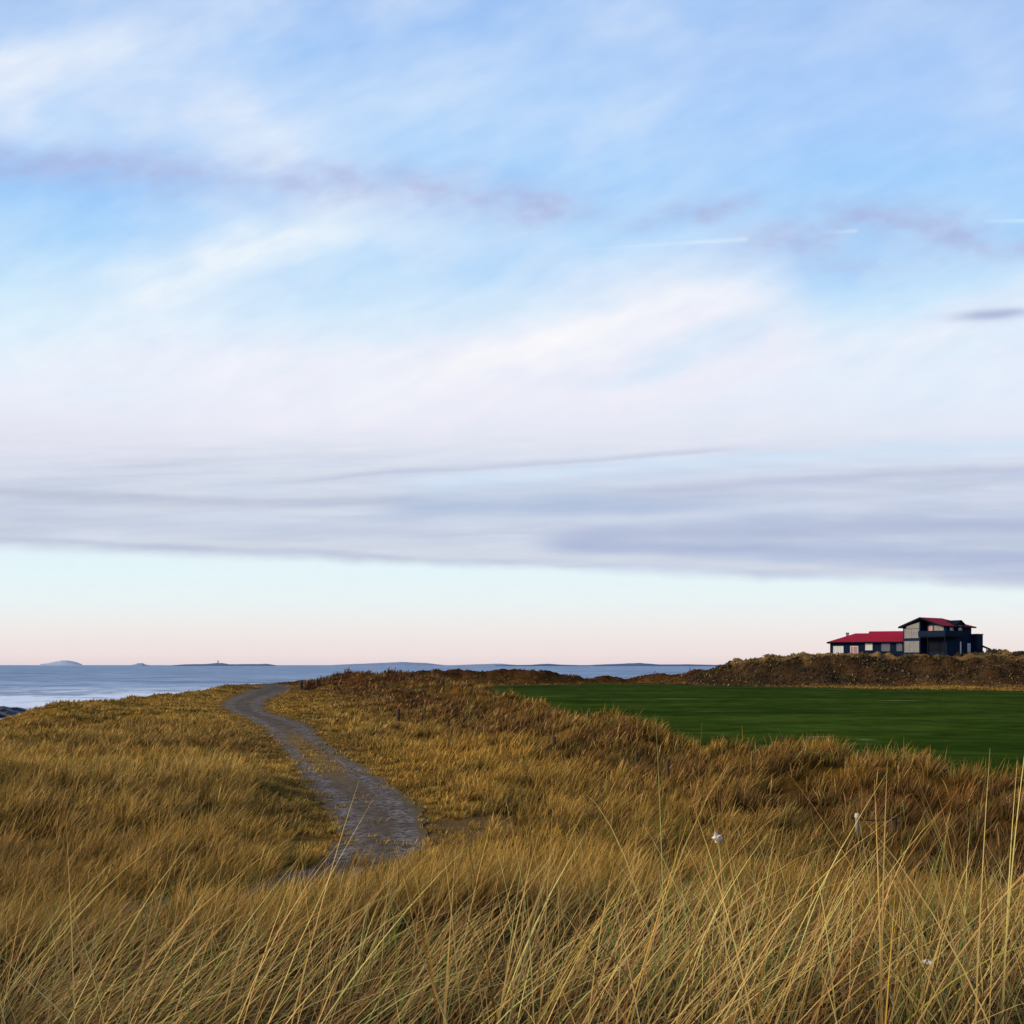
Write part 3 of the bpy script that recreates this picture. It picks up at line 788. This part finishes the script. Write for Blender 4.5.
# tall bleached stalks standing out of the foreground
def stalks():
    n = 330
    y = rng.uniform(1.8, 13, n); x = rng.uniform(-.52, .52, n)*y
    L = rng.uniform(.85, 1.36, n); th0 = np.abs(rng.normal(.22, .2, n)); kap = np.abs(rng.normal(.35, .35, n))
    phi = rng.normal(.3, 1.0, n)
    phi = np.where(rng.random(n) < .3, phi+np.pi, phi)
    # long blades blown over in arcs, most of them on the left
    m = 520
    y2 = rng.uniform(2.0, 12, m); x2 = (rng.beta(1.2, 1.7, m)*1.08-.54)*y2
    x = np.r_[x, x2]; y = np.r_[y, y2]; L = np.r_[L, rng.uniform(.95, 1.6, m)]
    th0 = np.r_[th0, rng.uniform(.1, .75, m)]; kap = np.r_[kap, rng.uniform(.7, 2.0, m)]
    phi = np.r_[phi, rng.normal(.15, .55, m)]; n += m
    w = np.maximum(rng.uniform(.0035, .0058, n), .75*y/F)
    c = np.clip(C_PALE[None, :]*rng.uniform(.5, 1.15, n)[:, None]*(1-.25*sstep(y, 7, 12))[:, None], 0, .88)
    g3 = rng.random(n) < .12; c[g3] = (C_GREEN*1.5)[None, :]
    g4 = rng.random(n) < .15; c[g4] = np.array((.42, .20, .06))
    blades('dry_stalks', x, y, L, th0, kap, phi, w, c, 9, 'tall bleached grass stalks rising above the foreground grass', .16, twist=rng.normal(0, .3, n))
stalks()

# coarse tussocks standing higher than the rest, blown over to the right
def tussocks():
    k = 74
    ty = rng.uniform(3.0, 9.0, k); tx = rng.uniform(-.52, .54, k)*ty
    per = rng.integers(14, 34, k); rep = np.repeat(np.arange(k), per); n = len(rep)
    a = rng.uniform(0, 2*np.pi, n); q = np.abs(rng.normal(0, .09, n))
    x = tx[rep]+np.cos(a)*q; y = ty[rep]+np.sin(a)*q
    u = tx/ty
    lean = (.62-.75*np.clip(u+.3, 0, .8))[rep]+rng.normal(0, .2, n)
    vx = lean+np.cos(a)*.22; vy = np.sin(a)*.25+rng.normal(0, .12, n)
    L = (rng.uniform(1.05, 1.62, k)[rep])*rng.uniform(.6, 1.08, n)
    kap = np.abs(rng.normal(.75, .5, n))
    c = np.clip((C_PALE*.75+C_GOLD*.3)[None, :]*(rng.uniform(.75, 1.4, k)[rep]*rng.uniform(.55, 1.25, n))[:, None], 0, .88)
    g3 = rng.random(n) < (.05+.35*(rng.random(k) < .25))[rep]; c[g3] = (C_GREEN*1.6)[None, :]
    g4 = rng.random(n) < .18; c[g4] = np.array((.40, .19, .06))
    w = np.maximum(rng.uniform(.0045, .0075, n), .8*y/F)
    blades('dune_grass', x, y, L, np.clip(np.hypot(vx, vy), .03, 1.15), kap, np.arctan2(vy, vx), w, c, 10, 'coarse tall arching tussocks standing above the rest of the foreground grass', .07, twist=rng.normal(0, .35, n))
tussocks()

# ------------------------------------------------------------------ materials for things
M_NAVY, g, b = mat_new('navy_boards')
X, Y, Z = g.xyz(obj_co(g))
gro = (Z*5.)._m('FRACT').step(.0, .14)
cc = g.mix(g.noise(obj_co(g), 1.2, 4, .6), (.003, .010, .032), (.007, .019, .052))
cc = g.mix(gro, (.004, .008, .02), cc)
g.t.links.new(cc.s, b.inputs['Base Color']); b.inputs['Roughness'].default_value = .8; b.inputs['Specular IOR Level'].default_value = .08
M_RED, g, b = mat_new('red_roof_sheet')
X, Y, Z = g.xyz(obj_co(g))
rib = ((X+Y)*3.)._m('FRACT').step(.0, .12)
cc = g.mix(g.noise(obj_co(g), .9, 4, .6), (.27, .010, .032), (.37, .018, .045))
cc = g.mix(rib*.5+.5, (.16, .01, .02), cc)
g.t.links.new(cc.s, b.inputs['Base Color']); b.inputs['Roughness'].default_value = .9; b.inputs['Specular IOR Level'].default_value = .08
M_TRIM = simple('dark_trim', (.007, .009, .018), .8, spec=.05)
M_WHITE = simple('white_frame', (.62, .63, .66), .5, .1)
M_GREYFR = simple('grey_frame', (.13, .14, .18), .5, .1)
M_PANEW = simple('pale_blind', (.62, .66, .68), .25, .08, 1.5, spec=.6)
M_PANE, g, b = mat_new('window_glass')
cc = g.mix(g.noise(obj_co(g), .8, 3, .5), (.04, .055, .08), (.16, .18, .23))
g.t.links.new(cc.s, b.inputs['Base Color']); b.inputs['Roughness'].default_value = .12; b.inputs['Specular IOR Level'].default_value = .9
M_PINK = simple('pinkish_door', (.42, .22, .24), .5, .15)
M_CHIM = simple('chimney_render', (.16, .16, .17), .8)
M_POST = simple('weathered_post', (.055, .036, .022), .9, .4, 6., bump=.5)
M_POSTP = simple('grey_post', (.22, .20, .16), .9, .35, 8., bump=.5)
M_PAINT = simple('chalky_white', (.52, .46, .34), .8, .15, 10.)
M_PLAST = simple('white_plastic', (.70, .61, .52), .45, .08, 9., spec=.5)
M_ROCK = simple('wet_rock', (.035, .037, .045), .5, .5, 2., spec=.5, bump=.6)

# ------------------------------------------------------------------ the house
def window(parent, M, x0, x1, z0, z1, name='window', fm=None, pm=None, mull=(), bars=(), t=.15, label=None):
    """x along the wall, outward = -y of M"""
    fm = fm or M_WHITE; pm = pm or M_PANE
    f = MB()
    f.box((x0, -.06, z0), (x0+t, .05, z1), M); f.box((x1-t, -.06, z0), (x1, .05, z1), M)
    f.box((x0+t, -.057, z0), (x1-t, .05, z0+t), M); f.box((x0+t, -.057, z1-t), (x1-t, .05, z1), M)
    for q in mull: f.box((q-t*.4, -.05, z0+t), (q+t*.4, .05, z1-t), M)
    for q in bars: f.box((x0+t, -.045, q-t*.4), (x1-t, .05, q+t*.4), M)
    o = f.build(name, fm, parent)
    if label: o['label'] = label
    p = MB().box((x0+t, -.02, z0+t), (x1-t, .01, z1-t), M).build('pane', pm, o)
    return o

def make_house():
    YH = 237.0
    s = YH/F
    base = 9.45
    X0 = (903-512)*s
    h = empty('beach_house', (X0, YH, base), -math.radians(19)); h.scale = (.94, .94, 1)
    tag(h, 'dark blue timber house with red roofs on the dune across the field', 'house')
    zz = lambda py: (HZ-py)*s+ZC-base
    # ---- low wing: front wall in the local plane y = 1.2, running left from the tower
    wx0 = (828-903)*s; wx1 = .55; wy0 = 1.6; wy1 = 10.6
    ev = zz(641.3); rg = zz(632.2)
    MB().box((wx0, wy0, -1.5), (wx1, wy1, ev), None).build('wall', M_NAVY, h)
    ov = .75
    r = MB()
    a = (wx0-ov, wy0-ov, ev-.05); b_ = (wx1, wy0-ov, ev-.05); c = (wx1, wy1+ov, ev-.05); d = (wx0-ov, wy1+ov, ev-.05)
    ym = (wy0+wy1)/2
    e1 = (wx0+5.6, ym, rg); e2 = (wx1, ym, rg)
    r.quad(a, b_, e2, e1); r.quad(c, d, e1, e2); r.quad(d, a, e1)
    up = lambda q, k=.16: (q[0], q[1], q[2]-k)
    r.quad(b_, c, e2); r.quad(up(a), up(b_), up(c), up(d))
    rf = r.build('roof', M_RED, h)
    # raised length of the ridge nearer the tower
    xr = (866-903)*s; k = .42
    r2 = MB(); f0 = wy0+1.4; f1 = wy1-1.4
    zf = ev-.05+(rg-ev+.05)*(f0-(wy0-ov))/(ym-(wy0-ov))
    A = (xr, f0, zf+.03); B = (wx1+.003, f0, zf+.03); C = (wx1+.003, f1, zf+.03); D = (xr, f1, zf+.03); E1 = (xr+.5, ym, rg+k); E2 = (wx1+.003, ym, rg+k)
    r2.quad(A, B, E2, E1); r2.quad(C, D, E1, E2); r2.quad(D, A, E1); r2.quad(B, C, E2)
    r2.build('ridge_cap', M_RED, rf)
    fb = MB()
    fb.box((wx0-ov-.02, wy0-ov-.03, ev-.28), (wx1-.6, wy0-ov+.09, ev-.03)); fb.box((wx0-ov-.025, wy0-ov+.09, ev-.28), (wx0-ov+.09, wy1+ov, ev-.03))
    fb.build('fascia', M_TRIM, h)
    ch = MB().box(((845.5-903)*s-.34, ym-.4, zz(638.5)), ((845.5-903)*s+.34, ym+.4, zz(632.0))).build('chimney', M_CHIM, rf)
    MB().box(((845.5-903)*s-.42, ym-.48, zz(632.0)), ((845.5-903)*s+.42, ym+.48, zz(632.0)+.12)).build('cap', M_TRIM, ch)
    W = Matrix.Translation((0, wy0-.0, 0))
    P = lambda px: (px-903)*s
    window(h, W, P(831.3), P(842), zz(657.5), zz(645.6), fm=M_WHITE, pm=M_PANEW, mull=(P(835), P(838.5)), label='tall white garden window at the left end of the low wing')
    dr = window(h, W, P(849), P(857.3), zz(657), zz(645.6), 'door', M_WHITE, M_PINK, mull=(P(852.2),), label='pale glazed door with reddish panel')
    window(h, W, P(864.6), P(872), zz(650), zz(642.9), fm=M_WHITE, pm=M_PANEW, bars=(zz(646.4),), label='small white window with a pale blind')
    window(h, W, P(881), P(890), zz(651), zz(642.9), fm=M_GREYFR, bars=(zz(646),), mull=(P(885.5),))
    window(h, W, P(896.5), P(902.3), zz(651), zz(642.9), fm=M_GREYFR, bars=(zz(646),))
    # ---- two storey tower block, turned
    th = math.radians(34)
    R = Matrix.Rotation(-th, 4, 'Z')
    gw = 9.6; Ls = 12.3; ze = zz(626.3); za = zz(618.6)
    T = R   # local x along the gable (to the right and toward the viewer), y back along the long side
    def q(x, y, z): return tuple(T @ Vector((x, y, z)))
    m = MB()
    hx = gw*.46
    # left half of the gable stands forward (glazed), right half is set back behind a balcony
    rec = 2.2
    m.quad(q(0, 0, -1.5), q(hx, 0, -1.5), q(hx, 0, ze+(za-ze)*.93), q(0, 0, ze))
    m.quad(q(hx, 0, -1.5), q(hx, rec, -1.5), q(hx, rec, za-.1), q(hx, 0, za-.1))
    m.quad(q(hx, rec, -1.5), q(gw, rec, -1.5), q(gw, rec, ze), q(gw*.5, rec, za), q(hx, rec, za-.1))
    m.quad(q(gw, rec, -1.5), q(gw, Ls, -1.5), q(gw, Ls, ze), q(gw, rec, ze))
    m.quad(q(gw, Ls, -1.5), q(0, Ls, -1.5), q(0, Ls, ze), q(gw, Ls, ze))
    m.quad(q(0, Ls, -1.5), q(0, 0, -1.5), q(0, 0, ze), q(0, Ls, ze))
    m.build('wall', M_NAVY, h)
    o2 = .75; tk = .2
    sl = (za-ze)/(gw/2)
    hipy = Ls-4.2
    rr = MB()
    L0 = q(-o2, -o2, ze-sl*o2+.12); L1 = q(-o2, Ls+o2, ze-sl*o2+.12); R0 = q(gw+o2, -o2, ze-sl*o2+.12); R1 = q(gw+o2, Ls+o2, ze-sl*o2+.12)
    A0 = q(gw/2, -o2, za+.12); A1 = q(gw/2, hipy, za+.12)
    rr.quad(L0, L1, A1, A0); rr.quad(R1, R0, A0, A1); rr.quad(L1, R1, A1)
    dn = lambda p: (p[0], p[1], p[2]-tk)
    rr.quad(dn(L0), dn(A0), dn(A1), dn(L1)); rr.quad(dn(R0), dn(R1), dn(A1), dn(A0)); rr.quad(dn(L1), dn(A1), dn(R1))
    rr.quad(L0, A0, dn(A0), dn(L0)); rr.quad(A0, R0, dn(R0), dn(A0)); rr.quad(R0, R1, dn(R1), dn(R0)); rr.quad(R1, L1, dn(L1), dn(R1)); rr.quad(L1, L0, dn(L0), dn(L1))
    rf2 = rr.build('roof', M_RED, h)
    bb = MB()   # barge boards and side fascia
    def bar(p0, p1, hh=.38, off=(0, -.06, 0)):
        p0 = Vector(p0); p1 = Vector(p1); o = T.to_3x3() @ Vector(off)
        bb.quad(p0+o, p1+o, p1+o-Vector((0, 0, hh)), p0+o-Vector((0, 0, hh)))
        bb.quad(p0+o*.2, p1+o*.2, p1+o*.2-Vector((0, 0, hh)), p0+o*.2-Vector((0, 0, hh)))
        bb.quad(p0+o, p1+o, p1+o*.2, p0+o*.2)
    upv = Vector((0, 0, .05))
    bar(Vector(L0)+upv, Vector(A0)+upv); bar(Vector(A0)+upv, Vector(R0)+upv)
    bar(Vector(R0)+upv*.2, Vector(R1)+upv*.2, .3, (.06, 0, 0)); bar(Vector(L0)+upv*.2, Vector(L1)+upv*.2, .3, (-.06, 0, 0))
    bb.build('fascia', M_TRIM, rf2)
    # glazing on the forward half
    Wg = T.copy()
    window(h, Wg, .35, hx-.25, zz(652.5), zz(641.2), fm=M_GREYFR, pm=M_PANE, mull=(hx*.35, hx*.62), t=.14, label='large lower window of the glazed gable')
    window(h, Wg, .35, hx-.25, zz(638.4), zz(629), fm=M_GREYFR, pm=M_PANE, mull=(hx*.5,), bars=(zz(633),), t=.14, label='large upper window of the glazed gable')
    # sloping top light of the gable
    tl = MB(); z0 = zz(628.7)
    tl.quad(*[tuple(Wg @ Vector(p)) for p in ((.9, -.045, z0), (hx-.25, -.045, z0), (hx-.25, -.045, za-.95), (.9, -.045, ze+.02))])
    tl.build('pane', M_PANE, h)
    # set back wall: upper windows, near-black panel as the shade in the lower opening
    Wr = T @ Matrix.Translation((0, rec, 0))
    window(h, Wr, hx+.4, hx+1.8, zz(634.5), zz(626.2), fm=M_GREYFR, pm=M_PINK, label='upper balcony door with reddish panel')
    window(h, Wr, hx+2.0, gw-.7, zz(632.5), zz(626.2), fm=M_GREYFR, pm=M_PANE, mull=(hx+3.2,))
    window(h, Wr, hx+.5, gw-.5, zz(652), zz(642), fm=M_TRIM, pm=M_TRIM, mull=(hx+2.6,))
    # balcony round the corner
    zb = zz(637.0)
    bl = MB(); bl.box((hx+.04, -.9, zb-.22), (gw+1.5, rec-.03, zb), T); bl.box((gw+.03, rec-.03, zb-.22), (gw+1.5, rec+4.2, zb), T)
    bal = bl.build('balcony', M_TRIM, h)
    rl = MB(); rt = zb+1.15
    rl.box((hx+.05, -.95, zb+.05), (gw+1.5, -.86, rt), T); rl.box((gw+1.42, -.86, zb+.05), (gw+1.51, rec+4.2, rt), T); rl.box((gw+.05, rec+4.12, zb+.05), (gw+1.42, rec+4.2, rt), T)
    rl.build('railing', M_NAVY, bal)
    for px_, py_ in ((gw+1.35, -.78), (hx+2.4, -.78), (gw+1.35, rec+4.0)):
        MB().box((px_-.1, py_-.1, -1.5), (px_+.1, py_+.1, zb-.22), T).build('post', M_TRIM, bal)
    # long side: dormer, doors, windows
    Wl = T @ Matrix.Translation((gw, 0, 0)) @ Matrix.Rotation(math.pi/2, 4, 'Z')
    dy0, dy1 = 5.3, 8.2; dz = zz(621.6)
    dm = MB(); ymid = (dy0+dy1)/2
    pts = [(dy0, -.5, ze-.9), (dy1, -.5, ze-.9), (dy1, -.5, ze+.25), (ymid, -.5, dz), (dy0, -.5, ze+.25)]
    bk = [(a_, 3.6, c_) for a_, b__, c_ in pts]
    dm.quad(*[tuple(Wl @ Vector(p)) for p in pts])
    for i, j in ((0, 1), (1, 2), (4, 0)):
        dm.quad(*[tuple(Wl @ Vector(p)) for p in (pts[i], pts[j], bk[j], bk[i])])
    dmo = dm.build('dormer', M_NAVY, h)
    dr2 = MB()
    for sgn, e_ in ((-1, dy0), (1, dy1)):
        ex = e_+sgn*.35; ez = ze+.25-.35*(dz-ze-.25)/((dy1-dy0)/2)
        for dz_ in (.06, .18):
            dr2.quad(*[tuple(Wl @ Vector(p)) for p in ((ex, -.85, ez+dz_), (ymid, -.85, dz+dz_), (ymid, 3.6, dz+dz_), (ex, 3.6, ez+dz_))])
        dr2.quad(*[tuple(Wl @ Vector(p)) for p in ((ex, -.85, ez+.06), (ymid, -.85, dz+.06), (ymid, -.85, dz+.18), (ex, -.85, ez+.18))])
    dr2.build('dormer_roof', M_TRIM, dmo)
    window(dmo, Wl @ Matrix.Translation((0, -.5, 0)), ymid-.75, ymid+.75, zz(631.5), zz(626), fm=M_GREYFR, pm=M_PANE)
    window(h, Wl, 3.4, 4.9, zz(632), zz(627.8), fm=M_WHITE, pm=M_PANE, label='small pale window under the eave')
    window(h, Wl, 7.4, 8.2, zz(656), zz(641.5), 'door', M_GREYFR, M_PANEW, label='tall narrow pale door on the long side')
    window(h, Wl, 10.6, 11.9, zz(655), zz(643.3), 'door', M_WHITE, M_PANEW, label='white door at the far right corner')
    # low annex with a roof terrace beyond the right corner
    an = MB().box((gw-.6, Ls+.02, -1.5), (gw+1.3, Ls+2.6, zz(634.6)), T).build('annex', M_NAVY, h)
    MB().box((gw-.7, Ls+.01, zz(634.6)), (gw+1.4, Ls+2.7, zz(634.6)+.15), T).build('coping', M_TRIM, an)
    cp = MB(); X1 = P(981.5); X2 = P(991)
    yb = 6
    cp.quad((X1, yb, zz(644.5)), (X2, yb, zz(648.6)), (X2, yb+3, zz(648.6)), (X1, yb+3, zz(644.5)))
    cp.quad((X1, yb, zz(646.3)), (X2, yb, zz(649.6)), (X2, yb+3, zz(649.6)), (X1, yb+3, zz(646.3)))
    cp.quad((X1, yb, zz(644.5)), (X2, yb, zz(648.6)), (X2, yb, zz(649.6)), (X1, yb, zz(646.3)))
    cp.quad((X2, yb, zz(648.6)), (X2, yb+3, zz(648.6)), (X2, yb+3, zz(649.6)), (X2, yb, zz(649.6)))
    cpo = cp.build('canopy', M_TRIM, h)
    for xx in (X1+.1, X1+1.1):
        MB().box((xx, yb+.1, -1.5), (xx+.12, yb+.22, zz(647)-.2)).build('post', M_TRIM, cpo)
make_house()

# ------------------------------------------------------------------ fence posts
def post_mesh(h, r, lean, mat, seed):
    rnd = random.Random(seed); k = 6
    pts = []; rad = []
    for i in range(k+1):
        t = i/k
        pts.append((lean*t*h+rnd.uniform(-.008, .008), rnd.uniform(-.008, .008)+.4*lean*t*h, -.3+t*(h+.3))); rad.append(r*(1.08-.14*t)*rnd.uniform(.95, 1.05))
    pts.append((pts[-1][0], pts[-1][1], pts[-1][2]+.02)); rad.append(r*.55)
    return MB().tube(pts, rad, 9).build('fence_post', mat, smooth=False)
def fence_post(px, pyb, hpx, label, group, r=.06, lean=0., mat=None, seed=0):
    r *= 1.3; hpx *= 1.15
    x, y, z = on_ground(px, pyb)
    o = post_mesh(hpx/F*y, max(r, .0), lean, mat or M_POST, seed)
    o.location = (x, y, z); tag(o, label, 'fence post', group)
    return o
GP = 'weathered posts of the old fence below the bank'
fence_post(398, 724, 13, 'thick dark weathered post at the left foot of the brown bank', GP, .11, .02, seed=1)
fence_post(422, 729, 12, 'thin faded post on the bank right of the thick dark one', GP, .06, -.02, seed=2)
fence_post(448, 732, 11, 'short dark post where the brown bank meets the golden grass', GP, .08, .03, seed=3)
fence_post(471, 736, 8, 'stubby dark post beside a low bush at the bank foot', GP, .07, .15, seed=4)
fence_post(554, 751, 12, 'dark post at the right end of the golden meadow', GP, .07, 0, seed=5)
fence_post(637, 772, 17, 'slim brown post halfway along the near bank', GP, .05, -.03, seed=6)
fence_post(668, 785, 22, 'upright grey brown post below the crest of the near bank', GP, .05, .0, seed=7)
GQ = 'small dark posts beside the far end of the path'
fence_post(301, 689, 6.5, 'thickest of the dark posts standing against the sea by the path', GQ, .22, 0, seed=8)
fence_post(306, 689, 7, 'leaning thin post against the sea just right of the thickest', GQ, .10, .25, seed=9)
fence_post(308.5, 688.5, 8, 'thin slanting stake rising toward the bank against the sea', GQ, .09, .35, seed=10)
fence_post(317, 686.5, 6, 'lone post nearest the left end of the bank crest', GQ, .13, 0, seed=11)
fence_post(342, 679, 5, 'tiny post on the sloping crest of the far bank', GQ, .10, 0, seed=12)
GR = 'tiny posts on the low ridge left of the house dune'
for i, (px, py, hh, lab) in enumerate(((728, 668.5, 5, 'darkest small post on the ridge left of the house dune'), (716, 670, 4, 'faint short post between the ridge dip and the darkest post'),
                                       (738, 667, 6, 'thin tall stake closest to the house dune'), (690, 672.5, 4, 'small post midway along the low ridge'), (655, 675.5, 4, 'leftmost small post on the low ridge above the field'))):
    fence_post(px, py, hh, lab, GR, .12 if i == 0 else .07, seed=20+i)

# pale topped post with a fallen rail and a stump
def rail_post():
    x, y, z = on_ground(857, 846)
    hgt = 32/F*y
    root = empty('gate_post', (x, y, z)); tag(root, 'pale grey post with chalky white top in the hollow behind the foreground grass', 'post')
    MB().tube([(0, 0, -.3), (.01, 0, hgt*.4), (0, .01, hgt*.86)], [.055, .052, .05], 10).build('shaft', M_POSTP, root)
    MB().tube([(0, .01, hgt*.86), (0, .01, hgt*.9), (.01, .012, hgt*1.0), (.01, .012, hgt*1.02)], [.052, .066, .062, .02], 10).build('post_cap', M_PAINT, root)
    x2, y2, z2 = on_ground(893, 842)
    h2 = 25/F*y2
    st = MB()
    st.tube([(0, 0, -.3), (.02, 0, h2*.5), (.03, .0, h2)], [.10, .095, .08], 9).tube([(.13, .03, -.3), (.14, .03, h2*.8)], [.06, .055], 8)
    so_ = st.build('stump_post', M_POST); so_.location = (x2, y2, z2); tag(so_, 'short dark broken double post right of the white topped post', 'post')
    a = Vector((x, y, z+hgt*.84)); b = Vector((x2, y2, z2+h2*.98))
    mid = [a.lerp(b, t)+Vector((0, -.07, -.05*math.sin(math.pi*t))) for t in (0, .25, .5, .75, 1)]
    rr_ = MB().tube([tuple(p-a) for p in mid], .022, 7).build('fence_rail', M_POST); rr_.location = a
    tag(rr_, 'thin dark rail sagging between the white topped post and the broken post', 'rail')
rail_post()

# scraps of white litter
def crumple(name, c, r, label, seed, flat=.7):
    bm = bmesh.new(); bmesh.ops.create_icosphere(bm, subdivisions=2, radius=1)
    rnd = random.Random(seed); off = rnd.uniform(0, 50)
    for v in bm.verts:
        n = float(fbm(np.array([v.co.x*1.6+off]), np.array([v.co.y*1.6+v.co.z*1.9]), 1, 3, 80)[0])
        k = 1+1.5*n
        v.co = Vector((v.co.x*r[0]*k, v.co.y*r[1]*k, v.co.z*r[2]*k))
    me = bpy.data.meshes.new(name); bm.to_mesh(me); bm.free(); me.materials.append(M_PLAST)
    o = bpy.data.objects.new(name, me); COL.objects.link(o); o.location = c
    tag(o, label, 'litter'); return o
def ray(px, py, y): return ((px-512)/F*y, y, ZC-(py-HZ)/F*y)
yl = 9.5
for k, (px, py, d_, r, nm, lab) in enumerate(((717, 838, 9.5, (.036, .03, .042), 'plastic_bag', 'crumpled white plastic scrap caught high in the grass'),
                                         (928, 962, 4.2, (.020, .012, .008), 'plastic_strip', 'small pale torn strip snagged low in the right foreground grass'))):
    crumple(nm, ray(px, py, d_), r, lab, 5+k)

# ------------------------------------------------------------------ rocks at the water's edge
def rock(px, py, r, lab, seed):
    y = (ZC-.3)*F/(py-HZ); x = (px-512)/F*y
    bm = bmesh.new(); bmesh.ops.create_icosphere(bm, subdivisions=3, radius=1)
    for v in bm.verts:
        n = float(fbm(np.array([v.co.x*1.1+seed*7]), np.array([v.co.y*1.1+v.co.z*1.3]), 1, 3, 90)[0])
        v.co = Vector((v.co.x*r[0], v.co.y*r[1], v.co.z*r[2]))*(1+.7*n)
    me = bpy.data.meshes.new('shore_rock'); bm.to_mesh(me); bm.free(); me.materials.append(M_ROCK)
    o = bpy.data.objects.new('shore_rock', me); COL.objects.link(o); o.location = (x, y, .2)
    tag(o, lab, 'rock', 'dark rocks awash at the shore')
rock(5, 713.5, (3.4, 3, 1.25), 'largest dark rock awash at the left edge', 1)
rock(22, 714, (1.7, 1.5, .35), 'low flat dark rock beside the largest one', 2)
rock(38, 711.5, (1.6, 2, .34), 'small dark rock showing in the surf further out', 3)
rock(-18, 717, (3, 3, 1.1), 'big dark rock just past the picture edge in the surf', 4)

# ------------------------------------------------------------------ lighthouse on the far islet, picnic bench and shrub on the dune
def lighthouse():
    D = 9000; x = (218-512)/F*D
    root = empty('lighthouse', (x, D, 16)); tag(root, 'tiny lighthouse tower on the dark islet out at sea', 'lighthouse')
    m1 = simple('lighthouse_stone', (.20, .24, .33), .9, .05, .1); m2 = simple('lantern_dark', (.10, .13, .2), .8)
    MB().tube([(0, 0, -6), (0, 0, 20), (0, 0, 26)], [5.5, 4, 3.6], 12).build('tower', m1, root)
    MB().tube([(0, 0, 26), (0, 0, 26.6), (0, 0, 29), (0, 0, 31)], [4.6, 4.6, 2.6, .4], 12).build('lantern', m2, root)
lighthouse()
def bench():
    y = 244; x = (811-512)/F*y; z = gz(x, y)
    root = empty('picnic_bench', (x, y, z+.1)); tag(root, 'small weathered bench on the dune top left of the house', 'bench')
    m = simple('bench_wood', (.17, .13, .12), .9)
    MB().box((-1.1, -.25, .45), (1.1, .25, .53)).build('seat', m, root)
    for sx in (-.9, .9): MB().box((sx-.07, -.2, -.4), (sx+.07, .2, .45)).build('leg', m, root)
    MB().box((-1.1, .24, .85), (1.1, .3, 1.08)).build('backrest', m, root)
    for sx in (-.8, .8): MB().box((sx-.06, .16, .53), (sx+.06, .235, 1.05)).build('back_post', m, root)
bench()
def shrub(px, y, r, lab, seed, name='low_shrub', colr=(.05, .045, .03)):
    x = (px-512)/F*y; z = gz(x, y)
    rs = np.random.default_rng(seed); n = 2600
    v = rs.normal(0, 1, (n, 3)); v /= np.linalg.norm(v, axis=1)[:, None]; k = rs.random(n)**.35
    lob = 1+.35*fbm(v[:, 0]*1.5+seed, v[:, 1]*1.5+v[:, 2], 1, 2, 95)
    p = v*(k*lob)[:, None]*np.array(r); p[:, 2] = np.abs(p[:, 2])
    a = rs.normal(0, 1, (n, 3)); b = rs.normal(0, 1, (n, 3))
    s = r[0]*.10
    a *= s/np.linalg.norm(a, axis=1)[:, None]; b *= s/np.linalg.norm(b, axis=1)[:, None]
    V = np.stack([p-a, p-b, p+a, p+b], 1).reshape(-1, 3); Q = np.arange(n*4).reshape(-1, 4)
    root = empty(name, (x, y, z)); tag(root, lab, 'shrub')
    c = np.repeat(np.array(colr)[None, :]*rs.uniform(.5, 1.7, n)[:, None], 4, 0)
    o = npmesh('foliage', V, Q, m_grass, c, smooth=False); o.parent = root
    st = MB()
    for i in range(5):
        t = rs.uniform(-.5, .5, 2)
        st.tube([(t[0]*.2*r[0], t[1]*.2*r[1], -.2), (t[0]*r[0], t[1]*r[1], r[2]*.75)], [.05*r[2], .015*r[2]], 5)
    st.build('stems', M_POST, root)
shrub(1020, 226, (1.5, 1.4, .95), 'dark low shrub on the dune skyline at the right edge', 3)
